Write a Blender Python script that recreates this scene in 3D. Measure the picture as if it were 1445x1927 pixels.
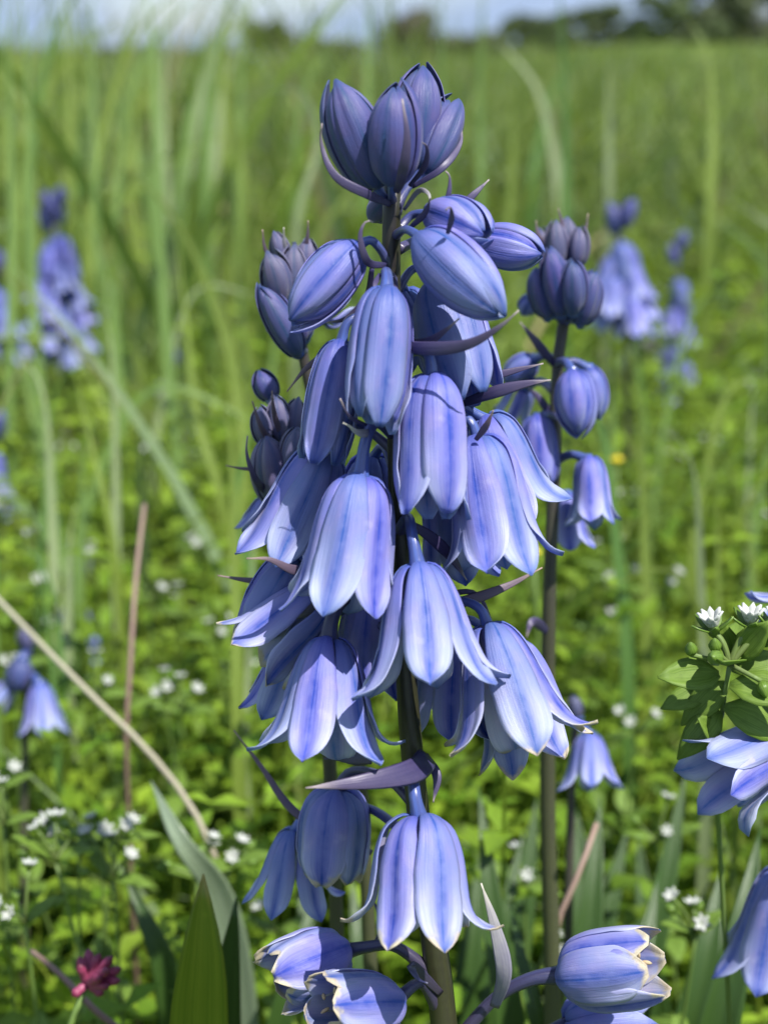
import bpy, math, random
import numpy as np
from mathutils import Vector, Matrix
random.seed(7); RNG = np.random.default_rng(7)
for o in list(bpy.data.objects): bpy.data.objects.remove(o)
SC = bpy.context.scene
COL = SC.collection

# ------------------------------------------------------------------ camera, world, sun, exposure
IW, IH = 1445.0, 1927.0
VFOV = math.radians(38); FPX = (IH/2)/math.tan(VFOV/2)
PITCH = math.atan((IH/2-112)/FPX)
CAM = np.array([0.0, 0.0, 0.34])
AX = np.array([0, math.cos(PITCH), -math.sin(PITCH)])
UP = np.array([0, math.sin(PITCH), math.cos(PITCH)])
RT = np.array([1.0, 0, 0])
cd = bpy.data.cameras.new('camera'); cam = bpy.data.objects.new('camera', cd); COL.objects.link(cam)
cam.location = CAM; cam.rotation_euler = (math.pi/2-PITCH, 0, 0)
cd.sensor_fit = 'VERTICAL'; cd.sensor_height = 36; cd.sensor_width = 27
cd.lens = 18/math.tan(VFOV/2); cd.clip_start = 0.01; cd.clip_end = 3000
cd.dof.use_dof = True; cd.dof.focus_distance = 0.217; cd.dof.aperture_fstop = 16.5; cd.dof.aperture_blades = 6
SC.camera = cam

SUN = Vector((0.38, -0.38, 0.86)).normalized()
w = bpy.data.worlds.new('World'); SC.world = w; w.use_nodes = True
nt = w.node_tree; nt.nodes.clear()
def N(nt, t, **k):
    n = nt.nodes.new(t)
    for a, b in k.items(): setattr(n, a, b)
    return n
sky = N(nt, 'ShaderNodeTexSky', sky_type='NISHITA', sun_disc=False, sun_elevation=math.asin(SUN.z), sun_rotation=math.atan2(SUN.x, SUN.y))
tc = N(nt, 'ShaderNodeTexCoord'); mp = N(nt, 'ShaderNodeMapping'); mp.inputs['Scale'].default_value = (1.6, 1.6, 5.0)
nz = N(nt, 'ShaderNodeTexNoise'); nz.inputs['Scale'].default_value = 1.7; nz.inputs['Detail'].default_value = 7
rp = N(nt, 'ShaderNodeValToRGB'); rp.color_ramp.elements[0].position = 0.30; rp.color_ramp.elements[1].position = 0.52
cl = N(nt, 'ShaderNodeValToRGB'); cl.color_ramp.elements[0].position = 0.40; cl.color_ramp.elements[1].position = 0.72
cl.color_ramp.elements[0].color = (1.35, 1.9, 3.0, 1); cl.color_ramp.elements[1].color = (2.7, 3.3, 4.4, 1)
mx = N(nt, 'ShaderNodeMix', data_type='RGBA'); bg = N(nt, 'ShaderNodeBackground'); bg.inputs['Strength'].default_value = 0.12
out = N(nt, 'ShaderNodeOutputWorld'); L = nt.links.new
L(tc.outputs['Generated'], mp.inputs['Vector']); L(mp.outputs[0], nz.inputs['Vector']); L(nz.outputs['Fac'], rp.inputs[0]); L(nz.outputs['Fac'], cl.inputs[0])
L(rp.outputs[0], mx.inputs[0]); L(sky.outputs[0], mx.inputs[6]); L(cl.outputs[0], mx.inputs[7]); L(mx.outputs[2], bg.inputs[0]); L(bg.outputs[0], out.inputs[0])
sd = bpy.data.lights.new('sun', 'SUN'); sd.energy = 4.0; sd.angle = math.radians(0.5); sd.color = (1, 0.96, 0.9)
so = bpy.data.objects.new('sun', sd); COL.objects.link(so); so.rotation_euler = SUN.to_track_quat('Z', 'Y').to_euler(); so.location = (2, -2, 4)
SC.view_settings.view_transform = 'Standard'; SC.view_settings.look = 'None'; SC.view_settings.exposure = 1.02; SC.view_settings.gamma = 1
SC.view_settings.use_curve_mapping = False
SC.cycles.max_bounces = 6; SC.cycles.diffuse_bounces = 2; SC.cycles.glossy_bounces = 2; SC.cycles.transmission_bounces = 3; SC.cycles.caustics_reflective = False; SC.cycles.caustics_refractive = False

# ------------------------------------------------------------------ helpers
def depth0(py): return 0.214 + (py-963)/1927*0.018        # the leaning stem of the main plant
def at(px, py, dz=0.0):
    d = depth0(py)+dz/1000
    return CAM + AX*d + RT*((px-IW/2)/FPX*d) - UP*((py-IH/2)/FPX*d)
def atd(px, py, d): return at(px, py, (d-depth0(py))*1000)
def pxm(p): return float(np.dot(np.asarray(p)-CAM, AX))/FPX   # metres per pixel at a point
def nrm(v): v = np.asarray(v, float); return v/(np.linalg.norm(v)+1e-12)
def ground(x, y):
    x = np.asarray(x, float); y = np.asarray(y, float)
    r = np.clip((y-4)/60, 0, 1)
    side = np.clip((x/np.maximum(y, 1)+0.02)/0.2, 0, 1)
    return 0.75*r*r*(3-2*r)*side*side*(3-2*side)
def spline(P, n):
    """centripetal Catmull-Rom, sampled evenly by length"""
    P = np.asarray(P, float)
    if len(P) == 2: t = np.linspace(0, 1, n)[:, None]; return P[0]*(1-t)+P[1]*t
    Q = np.vstack([2*P[0]-P[1], P, 2*P[-1]-P[-2]]); o = []; m_ = 24
    for i in range(len(P)-1):
        p0, p1, p2, p3 = Q[i:i+4]; t1 = max(np.linalg.norm(p1-p0), 1e-9)**.5; t2 = t1+max(np.linalg.norm(p2-p1), 1e-9)**.5; t3 = t2+max(np.linalg.norm(p3-p2), 1e-9)**.5
        t = np.linspace(t1, t2, m_, endpoint=(i == len(P)-2))[:, None]
        a1 = (t1-t)/t1*p0+t/t1*p1; a2 = (t2-t)/(t2-t1)*p1+(t-t1)/(t2-t1)*p2; a3 = (t3-t)/(t3-t2)*p2+(t-t2)/(t3-t2)*p3
        b1 = (t2-t)/t2*a1+t/t2*a2; b2 = (t3-t)/(t3-t1)*a2+(t-t1)/(t3-t1)*a3; o.append((t2-t)/(t2-t1)*b1+(t-t1)/(t2-t1)*b2)
    o = np.vstack(o); l = np.concatenate([[0], np.cumsum(np.linalg.norm(np.diff(o, axis=0), axis=1))]); q = np.linspace(0, l[-1], n)
    return np.stack([np.interp(q, l, o[:, k]) for k in range(P.shape[1])], 1)
def mesh(name, V, F, mats, uv=None, mi=None, col=None):
    m = bpy.data.meshes.new(name); m.from_pydata([tuple(v) for v in V], [], [tuple(int(i) for i in f) for f in F])
    for a in (mats if isinstance(mats, (list, tuple)) else [mats]): m.materials.append(a)
    n = len(m.polygons); m.polygons.foreach_set('use_smooth', np.ones(n, bool))
    if mi is not None: m.polygons.foreach_set('material_index', np.asarray(mi, np.int32))
    if uv is not None:
        li = np.empty(len(m.loops), np.int32); m.loops.foreach_get('vertex_index', li)
        m.uv_layers.new(name='UVMap').data.foreach_set('uv', np.asarray(uv, np.float32)[li].ravel())
    if col is not None:
        a = m.color_attributes.new('Col', 'FLOAT_COLOR', 'POINT'); c = np.ones((len(V), 4), np.float32); c[:, :3] = col; a.data.foreach_set('color', c.ravel())
    m.update(); return m
def ob(name, m, parent=None, loc=(0, 0, 0), **props):
    o = bpy.data.objects.new(name, m); COL.objects.link(o); o.parent = parent; o.location = [float(c) for c in loc]
    for k, v in props.items(): o[k] = v
    return o
def thing(name, loc, label, cat, group=None):
    o = ob(name, None, None, loc, label=label, category=cat)
    o.empty_display_size = 0.01
    if group: o['group'] = group
    return o
def copy_tree(o, parent=None):
    c = o.copy(); COL.objects.link(c); c.parent = parent
    for ch in o.children: copy_tree(ch, c)
    return c
def frames(P):
    T = np.gradient(P, axis=0); T /= np.linalg.norm(T, axis=1)[:, None]+1e-12
    n = np.cross(T[0], [0.31, 0.2, 0.93]); n = nrm(n); out = []
    for t in T:
        n = nrm(n-t*np.dot(n, t)); out.append((n, np.cross(t, n)))
    return T, out
def tube(P, R, seg=10, flat=1.0, facing=None):
    """closed tapered tube; flat<1 squashes along the 'facing' direction"""
    P = np.asarray(P, float); R = np.broadcast_to(np.asarray(R, float), (len(P),)); T, fr = frames(P); V = []; uv = []
    for i, p in enumerate(P):
        a, b = fr[i]
        if facing is not None:
            b = nrm(np.asarray(facing)-T[i]*np.dot(facing, T[i])); a = np.cross(b, T[i])
        for k in range(seg):
            th = 2*math.pi*k/seg; V.append(p+R[i]*(a*math.cos(th)+b*math.sin(th)*flat)); uv.append((k/seg, i/(len(P)-1)))
    F = [(i*seg+k, i*seg+(k+1) % seg, (i+1)*seg+(k+1) % seg, (i+1)*seg+k) for i in range(len(P)-1) for k in range(seg)]
    F += [tuple(range(seg-1, -1, -1)), tuple((len(P)-1)*seg+k for k in range(seg))]
    return np.array(V), F, np.array(uv)

# ------------------------------------------------------------------ materials
def base_mat(name):
    m = bpy.data.materials.new(name); m.use_nodes = True; nt = m.node_tree; nt.nodes.clear()
    return m, nt, nt.links.new
def mathn(nt, op, a, b=None, c=None, clamp=False):
    n = N(nt, 'ShaderNodeMath', operation=op, use_clamp=clamp)
    for i, v in enumerate((a, b, c)):
        if v is None: continue
        if isinstance(v, (int, float)): n.inputs[i].default_value = v
        else: nt.links.new(v, n.inputs[i])
    return n.outputs[0]
def mixc(nt, f, a, b):
    n = N(nt, 'ShaderNodeMix', data_type='RGBA')
    for i, v in ((0, f), (6, a), (7, b)):
        if isinstance(v, (int, float)): n.inputs[i].default_value = v
        elif isinstance(v, tuple): n.inputs[i].default_value = (*v, 1)
        else: nt.links.new(v, n.inputs[i])
    return n.outputs[2]
def mapr(nt, v, a, b, c=0.0, d=1.0, smooth=True):
    n = N(nt, 'ShaderNodeMapRange', interpolation_type='SMOOTHSTEP' if smooth else 'LINEAR')
    nt.links.new(v, n.inputs[0])
    for i, x in enumerate((a, b, c, d)): n.inputs[i+1].default_value = x
    return n.outputs[0]
def noise(nt, vec, scale, detail=3, sc=None):
    if sc is not None:
        mp = N(nt, 'ShaderNodeMapping'); mp.inputs['Scale'].default_value = sc; nt.links.new(vec, mp.inputs[0]); vec = mp.outputs[0]
    n = N(nt, 'ShaderNodeTexNoise'); n.inputs['Scale'].default_value = scale; n.inputs['Detail'].default_value = detail
    nt.links.new(vec, n.inputs['Vector']); return n.outputs['Fac']
def finish(nt, colr, rough=0.5, trans=0.25, bump=None, bstr=0.2, bdist=0.0002, spec=0.4, tcol=None, sheen=0):
    p = N(nt, 'ShaderNodeBsdfPrincipled'); p.inputs['Roughness'].default_value = rough; p.inputs['Specular IOR Level'].default_value = spec
    p.inputs['Sheen Weight'].default_value = sheen
    if isinstance(colr, tuple): p.inputs['Base Color'].default_value = (*colr, 1)
    else: nt.links.new(colr, p.inputs['Base Color'])
    if bump is not None:
        b = N(nt, 'ShaderNodeBump'); b.inputs['Strength'].default_value = bstr; b.inputs['Distance'].default_value = bdist
        nt.links.new(bump, b.inputs['Height']); nt.links.new(b.outputs[0], p.inputs['Normal'])
    o = N(nt, 'ShaderNodeOutputMaterial'); sh = p.outputs[0]
    if trans > 0:
        t = N(nt, 'ShaderNodeBsdfTranslucent'); c = tcol if tcol is not None else colr
        if isinstance(c, tuple): t.inputs[0].default_value = (*c, 1)
        else: nt.links.new(c, t.inputs[0])
        mx = N(nt, 'ShaderNodeMixShader'); mx.inputs[0].default_value = trans
        nt.links.new(sh, mx.inputs[1]); nt.links.new(t.outputs[0], mx.inputs[2]); sh = mx.outputs[0]
    nt.links.new(sh, o.inputs[0])

def petal_mat(name, lav, blue, pale, tipblue=0.75, paleamt=0.7, midw=0.46, wilt=0.0, rough=0.46, trans=0.34, purple=None):
    m, nt, L = base_mat(name)
    uvn = N(nt, 'ShaderNodeUVMap', uv_map='UVMap'); sp = N(nt, 'ShaderNodeSeparateXYZ'); L(uvn.outputs[0], sp.inputs[0])
    oi = N(nt, 'ShaderNodeObjectInfo'); rnd = oi.outputs['Random']
    tcn = N(nt, 'ShaderNodeTexCoord'); ov = tcn.outputs['Object']
    u = sp.outputs[1]; a = mathn(nt, 'MULTIPLY', mathn(nt, 'ABSOLUTE', mathn(nt, 'SUBTRACT', sp.outputs[0], 0.5)), 2.0)
    blot = noise(nt, ov, 330, 4); streak = noise(nt, uvn.outputs[0], 1.0, 4, (26, 2.2, 1)); fine = noise(nt, ov, 5200, 2)
    aw = mathn(nt, 'ADD', a, mathn(nt, 'MULTIPLY', mathn(nt, 'SUBTRACT', streak, 0.5), 0.22))
    aw = mathn(nt, 'MULTIPLY', aw, mapr(nt, rnd, 0, 1, 1.45, .80, False))
    mid = mapr(nt, aw, 0.0, midw, 1, 0); core = mapr(nt, aw, 0.0, 0.10, 0.35, 0)
    mid = mathn(nt, 'MULTIPLY', mid, mapr(nt, blot, 0.28, 0.68, 0.12, 0.88))
    tip = mathn(nt, 'MULTIPLY', mapr(nt, u, 0.84, 1.0), tipblue); bas = mapr(nt, u, 0.02, 0.30, 0.80, 0)
    bl = mathn(nt, 'MAXIMUM', mathn(nt, 'MAXIMUM', mathn(nt, 'ADD', mid, core, clamp=True), tip), bas)
    c = mixc(nt, mapr(nt, blot, 0.3, 0.75), lav, purple or tuple(x*y for x, y in zip(lav, (1.12, .92, .98))))
    pl = mathn(nt, 'MULTIPLY', mathn(nt, 'MULTIPLY', mapr(nt, aw, 0.12, 0.85), mapr(nt, u, 0.30, 0.95)), paleamt)
    c = mixc(nt, pl, c, pale); c = mixc(nt, bl, c, blue)
    vein = noise(nt, uvn.outputs[0], 1.0, 3, (75, 1.6, 1)); c = mixc(nt, mapr(nt, vein, .50, .68, 0, .30), c, blue); c = mixc(nt, mapr(nt, blot, .60, .80, 0, .25), c, pale)
    edge = mathn(nt, 'MULTIPLY', mapr(nt, a, 0.93, 1.0), mapr(nt, u, 0.45, 0.9)); c = mixc(nt, mathn(nt, 'MULTIPLY', edge, 0.55), c, pale)
    if wilt > 0:
        wn = mathn(nt, 'ADD', u, mathn(nt, 'ADD', mathn(nt, 'MULTIPLY', mathn(nt, 'SUBTRACT', blot, 0.5), 0.35), mathn(nt, 'MULTIPLY', a, 0.10)))
        c = mixc(nt, mapr(nt, wn, 1.02-wilt, 1.10-wilt), c, mixc(nt, fine, (.50, .40, .24), (.75, .70, .58)))
    hs = N(nt, 'ShaderNodeHueSaturation'); L(c, hs.inputs['Color'])
    L(mapr(nt, rnd, 0, 1, 0.488, 0.512, False), hs.inputs['Hue']); L(mapr(nt, rnd, 0, 1, 0.90, 1.08, False), hs.inputs['Value'])
    bmp = mathn(nt, 'ADD', mathn(nt, 'MULTIPLY', fine, 0.35), mathn(nt, 'ADD', streak, mathn(nt, 'MULTIPLY', vein, .5)))
    finish(nt, hs.outputs[0], rough, trans, bmp, 0.45, 0.00028, 0.45, sheen=0.08)
    return m
M = {}
M['bell'] = petal_mat('petal_open', (.22, .25, .61), (.036, .095, .46), (.60, .65, .86), purple=(.29, .272, .63))
M['bell_in'] = petal_mat('petal_inside', (.46, .51, .80), (.13, .25, .63), (.72, .75, .89), paleamt=0.8, trans=0.45)
M['wilt'] = petal_mat('petal_fading', (.22, .252, .60), (.034, .09, .43), (.64, .67, .84), wilt=0.05, purple=(.29, .275, .62))
M['wilt_in'] = petal_mat('petal_fading_inside', (.55, .58, .80), (.24, .33, .64), (.78, .79, .86), wilt=0.10, trans=0.5)
M['bud'] = petal_mat('petal_bud', (.17, .205, .54), (.026, .080, .38), (.46, .52, .80), paleamt=0.5, midw=0.42, rough=0.40, purple=(.225, .215, .55))
M['dark'] = petal_mat('petal_dark_bud', (.056, .066, .225), (.016, .052, .165), (.13, .14, .34), paleamt=0.25, midw=0.45, rough=0.46, trans=0.12, purple=(.080, .066, .21))
M['grey'] = petal_mat('petal_grey_bud', (.085, .085, .18), (.035, .06, .15), (.19, .18, .27), paleamt=0.4, midw=0.38, trans=0.12, purple=(.105, .085, .165))
def two_tone(name, c0, c1, rough=0.45, trans=0.0, scale=900, spec=0.45, tipc=None, bstr=0.3):
    m, nt, L = base_mat(name); uvn = N(nt, 'ShaderNodeUVMap', uv_map='UVMap'); sp = N(nt, 'ShaderNodeSeparateXYZ'); L(uvn.outputs[0], sp.inputs[0])
    tcn = N(nt, 'ShaderNodeTexCoord'); nf = noise(nt, tcn.outputs['Object'], scale, 4); st = noise(nt, uvn.outputs[0], 1.0, 3, (14, 1.5, 1))
    c = mixc(nt, mapr(nt, mathn(nt, 'ADD', sp.outputs[1], mathn(nt, 'MULTIPLY', mathn(nt, 'SUBTRACT', nf, .5), .35)), 0.0, 1.0, 0, 1, False), c0, c1)
    c = mixc(nt, mapr(nt, st, .35, .7, 0, .45), c, tuple(x*.6 for x in c0))
    if tipc: c = mixc(nt, mapr(nt, sp.outputs[1], 0.8, 1.0), c, tipc)
    finish(nt, c, rough, trans, mathn(nt, 'ADD', st, mathn(nt, 'MULTIPLY', nf, .4)), bstr, 0.0003, spec); return m
M['stem'] = two_tone('stem_skin', (.060, .066, .020), (.010, .007, .008), 0.42)
M['stem_back'] = two_tone('stem_skin_green', (.085, .105, .028), (.035, .026, .034), 0.45)
M['pedicel'] = two_tone('pedicel_skin', (.055, .045, .11), (.06, .11, .36), 0.30, spec=0.6)
M['pedicel_dark'] = two_tone('pedicel_dark_skin', (.045, .035, .06), (.035, .04, .11), 0.34)
M['bract'] = two_tone('bract_skin', (.036, .032, .11), (.10, .078, .14), 0.42, 0.1, tipc=(.32, .27, .27))
M['bract_brown'] = two_tone('bract_brown_skin', (.08, .06, .12), (.17, .12, .14), 0.5, 0.1, tipc=(.30, .22, .18))
M['bract_pale'] = two_tone('bract_pale_skin', (.16, .15, .28), (.48, .46, .42), 0.5, 0.15, tipc=(.55, .52, .44))
M['dry'] = two_tone('dry_stalk', (.12, .07, .05), (.25, .16, .13), 0.6, tipc=(.26, .18, .14))
M['dry_pale'] = two_tone('dry_pale_stalk', (.13, .085, .055), (.42, .40, .28), 0.5)
M['anther'] = two_tone('anther', (.42, .30, .16), (.50, .40, .26), 0.7)
def leaf_attr(name, trans=0.35, rough=0.42, spec=0.35, ns=400):
    m, nt, L = base_mat(name); at_ = N(nt, 'ShaderNodeAttribute', attribute_name='Col'); tcn = N(nt, 'ShaderNodeTexCoord')
    nf = noise(nt, tcn.outputs['Object'], ns, 1); c = mixc(nt, mapr(nt, nf, .3, .7, 0, .35), at_.outputs['Color'], mixc(nt, 0.45, at_.outputs['Color'], (.03, .05, .01)))
    tcn2 = mixc(nt, 0.5, c, (.24, .34, .03))
    finish(nt, c, rough, trans, None, 0.15, 0.0003, spec, tcol=tcn2); return m
M['grass'] = leaf_attr('grass_blade_green', 0.45, .6, .18)
M['chick'] = leaf_attr('chickweed_green', 0.42, .5, .25, ns=700)
def plain_leaf(name, c0, c1, tipc=None, trans=0.3, rough=0.38):
    m, nt, L = base_mat(name); uvn = N(nt, 'ShaderNodeUVMap', uv_map='UVMap'); sp = N(nt, 'ShaderNodeSeparateXYZ'); L(uvn.outputs[0], sp.inputs[0])
    st = noise(nt, uvn.outputs[0], 1.0, 4, (30, 1.2, 1)); bl = noise(nt, uvn.outputs[0], 1.0, 3, (3, 5, 1))
    a = mathn(nt, 'ABSOLUTE', mathn(nt, 'SUBTRACT', sp.outputs[0], .5))
    c = mixc(nt, mapr(nt, st, .3, .7), c0, c1); c = mixc(nt, mapr(nt, a, 0, .06, .5, 0), c, c1); c = mixc(nt, mapr(nt, bl, .45, .8, 0, .4), c, tuple(x*.55 for x in c0))
    if tipc: c = mixc(nt, mapr(nt, mathn(nt, 'ADD', sp.outputs[1], mathn(nt, 'MULTIPLY', bl, .06)), 1.0, 1.035), c, tipc)
    finish(nt, c, rough, trans, st, .3, .0003, .45); return m
M['strap'] = plain_leaf('strap_leaf', (.030, .072, .014), (.058, .115, .022))
M['blade4'] = plain_leaf('blade_yellowish', (.16, .24, .035), (.25, .33, .06)); M['blade1'] = plain_leaf('blade_fresh', (.12, .22, .045), (.20, .31, .08)); M['blade2'] = plain_leaf('blade_pale', (.20, .27, .11), (.32, .38, .20)); M['blade3'] = plain_leaf('blade_deep', (.075, .17, .03), (.12, .23, .05))
M['strap_yellow'] = plain_leaf('strap_leaf_yellowing', (.13, .22, .015), (.27, .33, .03), (.42, .33, .08))
M['strap_silver'] = plain_leaf('silvery_leaf', (.13, .19, .10), (.30, .36, .25), None, 0.15, 0.28)
M['white'] = two_tone('white_petal', (.60, .62, .56), (.66, .68, .64), 0.5, 0.3)
M['yellow'] = two_tone('yellow_petal', (.75, .60, .02), (.85, .72, .03), 0.4, 0.2)
M['pink'] = two_tone('pink_petal', (.40, .09, .18), (.26, .035, .09), 0.45, 0.2, tipc=(.14, .02, .045))
M['palepink'] = two_tone('pale_pink_petal', (.60, .38, .46), (.72, .58, .62), 0.5, 0.25)
M['sepal'] = plain_leaf('sepal_green', (.11, .20, .025), (.17, .28, .04))
M['chickleaf'] = plain_leaf('chickweed_leaf', (.13, .23, .025), (.22, .34, .05), None, .42, .55)
M['chickstem'] = two_tone('chickweed_stem', (.13, .17, .05), (.15, .24, .05), .5, .1)
m, nt, L = base_mat('soil'); tcn = N(nt, 'ShaderNodeTexCoord')
n1 = noise(nt, tcn.outputs['Object'], 0.35, 5); n2 = noise(nt, tcn.outputs['Object'], 30, 5); n3 = noise(nt, tcn.outputs['Object'], 3.0, 4)
c = mixc(nt, mapr(nt, n1, .35, .65), (.085, .145, .035), (.13, .185, .06)); c = mixc(nt, mapr(nt, n3, .35, .7, 0, .5), c, (.13, .15, .05)); c = mixc(nt, mapr(nt, n2, .4, .7, 0, .6), c, (.035, .045, .015))
finish(nt, c, .9, 0, n2, .6, .02, .1); M['ground'] = m
M['crown'] = leaf_attr('tree_leaves', .15, .6, .2, 3)
M['bark'] = two_tone('bark', (.06, .045, .035), (.08, .06, .05), .9, scale=6)

# ------------------------------------------------------------------ ground sheet
ys = np.concatenate([np.linspace(-3, 12, 46), np.geomspace(12.6, 1800, 46)]); xs = np.concatenate([-np.geomspace(1500, 6, 26), np.linspace(-5, 5, 21), np.geomspace(6, 1500, 26)])
XX, YY = np.meshgrid(xs, ys); ZZ = ground(XX, YY)+0.006*np.sin(XX*3.1+YY*2.2)*np.clip(YY, 0, 1)
V = np.stack([XX.ravel(), YY.ravel(), ZZ.ravel()], 1); nx = len(xs)
F = [(j*nx+i, j*nx+i+1, (j+1)*nx+i+1, (j+1)*nx+i) for j in range(len(ys)-1) for i in range(nx-1)]
ob('ground', mesh('ground', V, F, M['ground']), kind='structure')

# ------------------------------------------------------------------ flower builder
PROF = {
 'bud':  [(0, .10), (-.005, .28), (.05, .58), (.19, .87), (.40, 1), (.60, .97), (.80, .76), (.93, .42), (1.0, .10)],
 'open': [(0, .10), (-.01, .30), (.03, .58), (.14, .84), (.33, .98), (.55, 1.0), (.75, .97), (.90, .86), (1.0, .70)],
 'bell': [(0, .10), (-.02, .30), (.01, .52), (.10, .76), (.28, .92), (.50, 1.0), (.70, 1.06), (.86, 1.14), (1.0, 1.25)],
 'flare':[(0, .10), (-.02, .26), (.01, .44), (.10, .64), (.28, .84), (.50, 1.0), (.70, 1.16), (.86, 1.34), (1.0, 1.60)],
}
def petal_mesh(e_ax, e_r, e_t, Ln, R, kind, outer, curl, ns, nv, mats, wp, rs):
    C = spline(PROF[kind], 60); C = C*np.array([Ln, R])
    seg = np.diff(C, axis=0); ln = np.linalg.norm(seg, axis=1); ang = np.arctan2(seg[:, 1], seg[:, 0])
    s = np.concatenate([[0], np.cumsum(ln)]); S = s[-1]; sm = (s[1:]+s[:-1])/2/S
    x = np.clip((sm-0.62)/0.38, 0, 1); ang = ang+math.radians(curl)*x**1.8
    d = np.stack([np.cos(ang), np.sin(ang)], 1)*ln[:, None]; C = np.vstack([C[0], C[0]+np.cumsum(d, axis=0)])
    q = np.linspace(0, 1, ns); ca = np.interp(q, s/S, C[:, 0]); cr = np.interp(q, s/S, C[:, 1]); an = np.interp(q, sm, ang)
    r0 = np.interp(q, s/S, spline(PROF[kind], 60)[:, 1]*R)
    if kind == 'bud' or kind == 'open':
        half = 0.80 if outer else 0.72; wv = r0*half
        if kind == 'open': wv *= np.where(q > .75, 1-0.75*np.clip((q-.75)/.25, 0, 1)**2.0, 1)
        rho = r0*0.90
    else:
        xx = np.clip((q-.62)/.38, 0, 1); shape = np.clip(q/.5, 0, 1)**.6*(1-.06*np.clip((q-.5)/.5, 0, 1))*np.clip(1-xx**3.0, 0, 1)**.85
        wv = np.minimum(wp*Ln*shape, r0*0.82+0.0002); rho = np.maximum(r0*0.80, wv*0.75)
        rho = rho*(1+1.2*np.clip((q-.6)/.4, 0, 1))
    wv = np.maximum(wv, 0.00012); rho = np.maximum(rho, 0.0003)
    off = 0.00030 if outer else -0.00012
    vv = np.linspace(-1, 1, nv); ph1, ph2 = rs.uniform(0, 6.28, 2); wav = rs.uniform(.5, 1.6)*0.015*Ln
    cr1, cr2 = rs.uniform(.3, 1.3, 2); cp1, cp2 = rs.uniform(0, 6.28, 2); tw = rs.normal(0, .09); O = np.zeros((ns, nv, 3)); 
    nA = -np.sin(an); nR = np.cos(an)
    for i in range(ns):
        phi = np.clip(vv*wv[i]/rho[i], -1.25, 1.25)
        h = rho[i]*(np.cos(phi)-1)+off-0.045*wv[i]*np.exp(-(vv/.13)**2)*(1 if q[i] > .06 else 0)
        h = h+wv[i]*.050*cr1*np.sin(vv*5.2+cp1+q[i]*1.5)*np.sin(min(1, q[i]*1.6)*1.57)+wv[i]*.028*cr2*np.sin(vv*9+cp2-q[i]*2.5)*np.clip(q[i]*2-.3, 0, 1)
        edge = np.abs(vv)**3*np.clip((q[i]-.45)/.4, 0, 1)*(0 if kind == 'bud' else 1)
        h = h+edge*wav*(np.sin(q[i]*11+ph1+(vv > 0)*ph2)+.45*np.sin(q[i]*27+ph2)+.6)
        tg = rho[i]*np.sin(phi)+tw*Ln*np.clip(q[i]-.4, 0, 1)**2
        O[i] = np.outer(ca[i]+h*nA[i], e_ax)+np.outer(cr[i]+h*nR[i], e_r)+np.outer(tg, e_t)
    du = np.gradient(O, axis=0); dv = np.gradient(O, axis=1); nn = np.cross(du, dv); nn /= np.linalg.norm(nn, axis=2)[..., None]+1e-12
    sgn = np.sign(np.sum(nn[ns//2, nv//2]*e_r)) or 1
    th = 0.00034*(1-.65*vv**2)[None, :]*np.clip((1-q)/.15+.3, .3, 1)[:, None]
    I = O-nn*sgn*th[..., None]
    V = np.concatenate([O.reshape(-1, 3), I.reshape(-1, 3)]); n0 = ns*nv
    uv = np.stack(np.meshgrid((vv+1)/2, q), -1).reshape(-1, 2); uv = np.vstack([uv, uv])
    F = []; mi = []
    for i in range(ns-1):
        for j in range(nv-1):
            a = i*nv+j; f = (a, a+1, a+nv+1, a+nv)
            g = (n0+a, n0+a+nv, n0+a+nv+1, n0+a+1)
            if sgn > 0: F += [f[::-1], g[::-1]]
            else: F += [f, g]
            mi += [0, 1]
    ring = [j for j in range(nv)]+[i*nv+nv-1 for i in range(1, ns)]+[(ns-1)*nv+j for j in range(nv-2, -1, -1)]+[i*nv for i in range(ns-2, 0, -1)]
    for k in range(len(ring)):
        a, b = ring[k], ring[(k+1) % len(ring)]; F.append((a, n0+a, n0+b, b) if sgn < 0 else (a, b, n0+b, n0+a)); mi.append(0)
    return mesh('petal', V, F, mats, uv, mi)
MATS = {'bell': ('bell', 'bell_in'), 'wilt': ('wilt', 'wilt_in'), 'bud': ('bud', 'bell_in'), 'dark': ('dark', 'dark'), 'grey': ('grey', 'grey')}
SEED = [0]
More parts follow.
